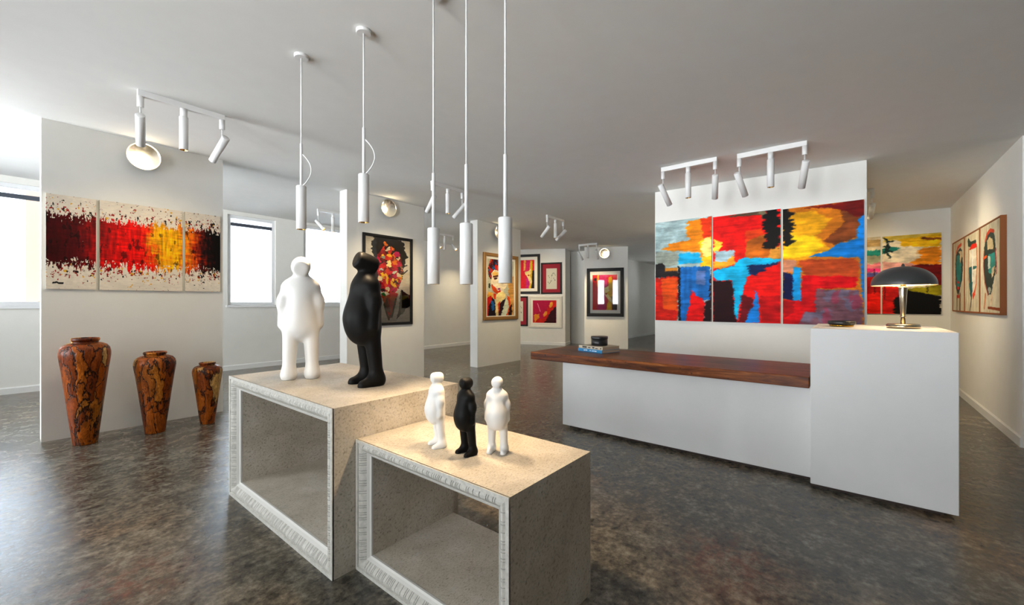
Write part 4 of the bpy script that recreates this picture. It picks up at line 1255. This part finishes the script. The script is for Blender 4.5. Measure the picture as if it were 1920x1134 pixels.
# --- black framed portrait
CM = crop(670, 425, 5.817)
a = Art(200, 320, [(85, 82), (590, 148), (590, 1062), (85, 1070)], 1.56, (228, 220, 206), CM); a.seed = 40
a.poly([(150, 240), (160, 170), (185, 95), (300, 100), (510, 140), (525, 250), (555, 330), (545, 400), (515, 430), (520, 520), (480, 600), (470, 680), (240, 700), (200, 560), (170, 420), (190, 330)], (18, 15, 14), ax=.045, fx=20, fy=26)
a.line([(510, 440), (555, 420)], .012, (20, 18, 16)); a.line([(510, 520), (560, 480)], .012, (20, 18, 16))
face = a.mask([(215, 300), (262, 240), (320, 165), (350, 200), (430, 240), (490, 330), (505, 450), (495, 560), (465, 660), (420, 730), (350, 742), (275, 700), (235, 620), (205, 480)], .03, .03, 9, 9)
PAL = [(200, 20, 30), (176, 12, 40), (212, 30, 24), (226, 110, 20), (240, 190, 40), (230, 215, 180), (196, 16, 84), (204, 24, 40), (140, 10, 30), (50, 12, 28), (190, 18, 30), (120, 12, 24), (160, 10, 40), (36, 14, 20), (214, 60, 30)]
a.patches(face, PAL, 480, 4, .05)
for c_, r_, col_ in [((345, 240), (26, 36), (240, 226, 200)), ((290, 335), (30, 26), (150, 170, 160)), ((440, 300), (36, 48), (206, 16, 96)), ((345, 400), (40, 60), (250, 226, 150)), ((420, 385), (46, 44), (222, 120, 20)), ((285, 535), (34, 52), (240, 186, 20)),
                    ((480, 435), (16, 16), (20, 120, 50)), ((420, 500), (30, 22), (196, 206, 190)), ((340, 680), (34, 28), (244, 228, 180)), ((370, 500), (28, 36), (210, 16, 50)), ((400, 580), (24, 28), (244, 200, 80)), ((260, 470), (24, 18), (190, 206, 206)), ((240, 385), (26, 24), (212, 20, 80)), ((320, 190), (34, 26), (236, 120, 30))]:
    a.ell(c_, (r_[0] * .72, r_[1] * .72), col_, ax=.05, ay=.03, fx=12, fy=12, var=.3)
a.poly([(480, 690), (520, 720), (595, 772), (595, 890), (545, 910), (520, 950), (460, 1010), (425, 1050), (465, 900)], (15, 13, 13), ax=.03)
a.poly([(80, 640), (240, 700), (290, 800), (335, 1045), (260, 1075), (80, 1080)], (14, 12, 12), ax=.03)
a.poly([(238, 780), (275, 770), (330, 960), (345, 1062), (255, 1062)], (214, 208, 196))
a.poly([(455, 735), (470, 742), (462, 880), (440, 1050), (355, 1060), (410, 900)], (214, 208, 196))
tie = a.mask([(262, 735), (350, 750), (455, 735), (430, 860), (385, 1010), (350, 1030), (310, 900)], .02, .02, 9, 9)
a.patches(tie, [(222, 60, 20), (236, 150, 40), (190, 16, 30), (90, 14, 30), (214, 24, 40), (240, 170, 60)], 60, 8, .03)
a.ell((295, 745), (24, 20), (24, 110, 40)); a.line([(430, 800), (385, 1000)], .02, (24, 20, 18)); a.line([(300, 860), (350, 1030)], .02, (24, 20, 18))
a.brush(.08)
framed((0, 6.31), DX, 3.788, 4.796, 1.015, 2.585, 0.048, M['black_frame'], a, (3.832, 4.752, 1.058, 2.542), 'large black framed portrait with a face of bright paint dabs', glass=True)

# --- gold framed portrait (a generic dabbed portrait)
CW = crop(890, 460, 7.56)
a = Art(150, 240, [(180, 162), (556, 196), (552, 997), (180, 992)], 1.24, (186, 186, 160), CW); a.seed = 50
a.poly([(470, 420), (560, 420), (560, 1000), (500, 1000), (480, 700)], (206, 150, 76), ax=.06, var=.3)
a.poly([(180, 640), (260, 660), (250, 760), (180, 760)], (214, 160, 60), ax=.06)
a.poly([(235, 260), (340, 220), (440, 250), (480, 380), (450, 560), (400, 640), (330, 690), (270, 650), (240, 560), (225, 400)], (236, 218, 184), ax=.02)
a.poly([(240, 520), (300, 600), (340, 640), (345, 690), (280, 660), (240, 590)], (214, 70, 20))
a.poly([(250, 360), (340, 360), (345, 420), (260, 410)], (240, 190, 90)); a.ell((295, 452), (24, 16), (70, 30, 40)); a.line([(268, 425), (325, 415)], .02, (90, 40, 20))
a.poly([(190, 300), (230, 180), (320, 162), (470, 190), (470, 300), (340, 340), (280, 320), (240, 380), (245, 460), (215, 440), (200, 380)], (70, 14, 20), ax=.03)
hm = a.mask([(190, 300), (230, 180), (320, 162), (470, 190), (470, 300), (340, 340), (280, 320), (240, 380), (245, 460), (215, 440), (200, 380)], .03, .02)
a.patches(hm, [(60, 12, 20), (190, 30, 14), (210, 60, 24), (40, 20, 26), (24, 20, 40), (90, 16, 20), (200, 40, 20), (110, 20, 20), (30, 80, 130)], 420, 3)
a.ell((215, 560), (14, 40), (40, 50, 40)); a.ell((345, 610), (24, 14), (150, 60, 110)); a.ell((352, 645), (16, 20), (206, 30, 20))
a.poly([(270, 660), (330, 700), (310, 780), (270, 740)], (216, 60, 20))
a.poly([(300, 700), (340, 660), (390, 640), (440, 680), (430, 740), (380, 780), (340, 820), (320, 1000), (290, 1000), (300, 800)], (238, 212, 140), ax=.02)
a.poly([(178, 740), (240, 700), (290, 780), (300, 1000), (178, 1000)], (30, 18, 24), ax=.03)
a.poly([(178, 740), (235, 700), (250, 760), (200, 850), (200, 1000), (178, 1000)], (200, 24, 14), ax=.03)
a.poly([(235, 770), (270, 790), (290, 900), (250, 920)], (24, 90, 150), ax=.04)
a.poly([(340, 830), (400, 780), (440, 730), (430, 860), (370, 1000), (340, 1000)], (40, 18, 26), ax=.03)
a.poly([(440, 740), (490, 760), (480, 900), (440, 1000), (370, 1000), (410, 850)], (200, 206, 180), ax=.03)
a.poly([(455, 700), (500, 740), (505, 900), (470, 1000), (440, 1000), (480, 860)], (222, 70, 20), ax=.03)
a.poly([(500, 860), (525, 830), (525, 1000), (470, 1000)], (40, 20, 20)); a.poly([(330, 800), (360, 780), (350, 900), (330, 980)], (214, 60, 20))
a.brush(.12)
framed((0, 6.31), DX, 6.713, 7.926, 1.020, 2.533, 0.075, M['gold_frame'], a, (6.845, 7.80, 1.115, 2.405), 'bronze gold framed dabbed portrait of a woman, chin on hand', mats=[(6.778, 7.861, 1.085, 2.468, M['cream_mat'])], depth=0.05, glass=False)

# --- group of red pictures on the gallery wall
CG = crop(970, 460, 6.87)
GG = 'group of red pictures on the far white wall'
def nude(a):
    a.poly([(60, 185), (160, 180), (150, 320), (60, 340)], (206, 20, 90), a=.9)
    a.poly([(40, 190), (76, 185), (70, 320), (40, 330)], (226, 150, 70), ax=.03)
    a.poly([(195, 190), (236, 185), (236, 320), (190, 320)], (216, 20, 14))
    a.poly([(188, 330), (236, 320), (236, 570), (170, 570)], (26, 10, 14))
    a.poly([(80, 400), (150, 470), (140, 570), (80, 570)], (190, 24, 110), ax=.04)
    a.poly([(160, 195), (196, 195), (196, 300), (186, 400), (190, 470), (172, 570), (136, 570), (160, 430), (140, 350)], (214, 170, 24), ax=.03)
    a.poly([(62, 340), (130, 330), (170, 300), (170, 370), (140, 380), (190, 460), (186, 500), (150, 480), (100, 400), (62, 370)], (236, 206, 130), ax=.02)
    a.ell((128, 390), (14, 12), (190, 30, 30))
a = Art(100, 130, [(-110, 185), (234, 183), (234, 563), (-110, 563)], 1.4, (204, 22, 34), CG); nude(a); a.brush(.1)
framed(A6, d6, -0.42, 0.676, 1.722, 3.065, 0.085, M['black_frame'], a, (-0.20, 0.48, 1.905, 2.875), 'tall black framed red and yellow picture, partly hidden by the third partition', mats=[(-0.34, 0.595, 1.80, 2.985, M['cream_mat'])], glass=False, group=GG)
def sketch(a, pts):
    for x, y in pts: a.ell((x, y), (.035, .022), (96, 104, 84), ax=.01, ay=.01, raw=False)
SK = [(.2, .36), (.3, .44), (.5, .36), (.55, .30), (.62, .24), (.70, .22), (.75, .26), (.85, .33), (.8, .55), (.7, .48), (.5, .60), (.38, .68), (.3, .72), (.18, .66), (.42, .62), (.55, .34), (.82, .58)]
def sk_art(seed):
    a = Art(60, 90, None, 1.6, (206, 203, 186)); a.seed = seed; a.H = None
    sketch(a, SK)
    for p, q_ in zip(SK[::2], SK[1::2]): a.line([p, q_], .006, (120, 126, 106))
    return a
framed(A6, d6, 0.713, 1.429, 1.712, 2.760, 0.05, M['black_frame'], sk_art(3), (0.895, 1.262, 1.875, 2.565), 'small black framed sketch with a crimson mat, right of the tall red picture', mats=[(0.755, 1.387, 1.752, 2.72, M['red_mat'])], glass=False, group=GG)
framed(A6, d6, -0.466, 0.250, 0.622, 1.640, 0.05, M['black_frame'], sk_art(5), (-0.29, 0.075, 0.79, 1.47), 'small black framed sketch with a crimson mat, lower left behind the partition', mats=[(-0.424, 0.208, 0.664, 1.598, M['red_mat'])], glass=False, group=GG)
a = Art(110, 100, [(192, 710), (510, 712), (510, 1000), (192, 992)], .9, (176, 12, 60), CG); a.seed = 33
a.poly([(440, 712), (512, 708), (512, 1005), (190, 1005), (196, 960), (330, 940), (380, 850), (410, 780)], (196, 28, 14), ax=.04)
a.poly([(430, 860), (512, 780), (512, 1005), (340, 1005), (380, 940)], (52, 8, 16), ax=.05)
a.poly([(205, 900), (225, 880), (250, 890), (280, 880), (275, 930), (240, 960), (215, 990)], (220, 130, 30), ax=.04)
a.poly([(330, 890), (360, 850), (385, 850), (380, 890), (340, 920)], (226, 140, 40), ax=.04)
a.poly([(410, 770), (440, 730), (465, 740), (450, 790), (415, 810)], (226, 150, 40), ax=.04)
a.line([(255, 750), (292, 850)], .012, (220, 120, 150)); a.brush(.12)
framed(A6, d6, 0.279, 1.438, 0.576, 1.634, 0.075, M['cream_frame'], a, (0.425, 1.245, 0.745, 1.500), 'wide cream framed crimson picture, lowest in the group', mats=[(0.345, 1.372, 0.642, 1.568, M['cream_mat'])], glass=False, group=GG)

# --- picture in the wide black frame on the narrow partition
CP = crop(1090, 490, 9.863)
a = Art(120, 150, [(208, 250), (664, 240), (664, 892), (208, 892)], 1.45, (206, 16, 20), CP); a.seed = 77
a.poly([(320, 240), (450, 240), (450, 880), (300, 880), (330, 480)], (206, 24, 96), ax=.03)
a.poly([(295, 245), (330, 245), (320, 470), (298, 470)], (236, 186, 30)); a.ell((258, 330), (24, 28), (24, 8, 14), ax=.01)
a.poly([(440, 250), (500, 245), (480, 450), (440, 470)], (206, 40, 110)); a.ell((480, 310), (20, 22), (214, 14, 20))
a.poly([(510, 290), (560, 265), (580, 400), (570, 600), (580, 720), (560, 890), (470, 890), (500, 700), (440, 600), (440, 490), (500, 450)], (222, 174, 30), ax=.03)
a.poly([(430, 490), (500, 450), (520, 540), (470, 570), (560, 690), (580, 720), (560, 760), (440, 620)], (238, 214, 140), ax=.02)
a.poly([(560, 640), (670, 560), (670, 895), (575, 895)], (26, 10, 16), ax=.03)
a.poly([(590, 250), (670, 250), (670, 560), (590, 600)], (206, 30, 40))
a.ell((462, 590), (18, 16), (190, 24, 30)); a.brush(.1)
framed(A4, d4, 0.080, 1.214, 0.987, 2.501, 0.10, M['black_frame'], a, (0.257, 1.013, 1.190, 2.29), 'red and yellow picture in a wide black frame on the narrow partition', mats=[(0.168, 1.126, 1.075, 2.413, M['cream_mat'])], depth=0.045)

# ------------------------------------------------------------------ daylight
SKY, LOWER_GLOW = 14.5, 36.0     # world glow added below the horizon to brighten the ceiling
w = bpy.data.worlds.new('daylight'); sc.world = w; w.use_nodes = True
bg = w.node_tree.nodes['Background']
wt_ = w.node_tree
tc = N(wt_, 'ShaderNodeTexCoord'); sx = N(wt_, 'ShaderNodeSeparateXYZ'); wt_.links.new(tc.outputs['Generated'], sx.inputs[0])
mr = N(wt_, 'ShaderNodeMapRange'); mr.inputs[1].default_value = -0.05; mr.inputs[2].default_value = 0.05
mr.inputs[3].default_value = LOWER_GLOW; mr.inputs[4].default_value = SKY
wt_.links.new(sx.outputs[2], mr.inputs[0]); wt_.links.new(mr.outputs[0], bg.inputs[1])
bg.inputs[0].default_value = (0.91, 0.955, 1.0, 1)
def portal(loc, rot, sx, sy):
    ld = bpy.data.lights.new('window_daylight', 'AREA'); ld.shape = 'RECTANGLE'; ld.size = sx; ld.size_y = sy
    ld.cycles.is_portal = True
    o = bpy.data.objects.new('window_daylight', ld); COL.objects.link(o); o.location = loc; o.rotation_euler = rot
for a_, b_ in WINS: portal(((a_ + b_) / 2, Y1 + .30, (SILL + 3.26) / 2), (-PI / 2, 0, 0), b_ - a_, 3.26 - SILL)
for a_, b_, c_, e_ in BW: portal((X0 - .30, (a_ + b_) / 2, (c_ + e_) / 2), (0, -PI / 2, 0), e_ - c_, b_ - a_)

portal((X1 + .30, (FARW[0] + FARW[1]) / 2, (FARW[2] + FARW[3]) / 2), (0, PI / 2, 0), FARW[3] - FARW[2], FARW[1] - FARW[0])

# ------------------------------------------------------------------ camera and view
cam = bpy.data.cameras.new('camera'); co = bpy.data.objects.new('camera', cam); COL.objects.link(co); sc.camera = co
cam.sensor_width = 36.0; cam.sensor_fit = 'HORIZONTAL'; cam.lens = 779.0 / 1920 * 36
cam.shift_y = 1.5 / 1920
cam.clip_start = 0.05; cam.clip_end = 200
co.location = (0, 0, 1.4)
co.rotation_euler = (PI / 2, 0, math.radians(39.2) - PI / 2)
vs_ = sc.view_settings
vs_.view_transform = 'Standard'; vs_.look = 'None'; vs_.gamma = 1.0; vs_.use_curve_mapping = False
vs_.exposure = 0.36
sc.cycles.max_bounces = 8; sc.cycles.diffuse_bounces = 5; sc.cycles.glossy_bounces = 4; sc.cycles.transparent_max_bounces = 12
sc.cycles.sample_clamp_indirect = 8.0
sc.cycles.caustics_reflective = False; sc.cycles.caustics_refractive = False
sc.cycles.use_denoising = True
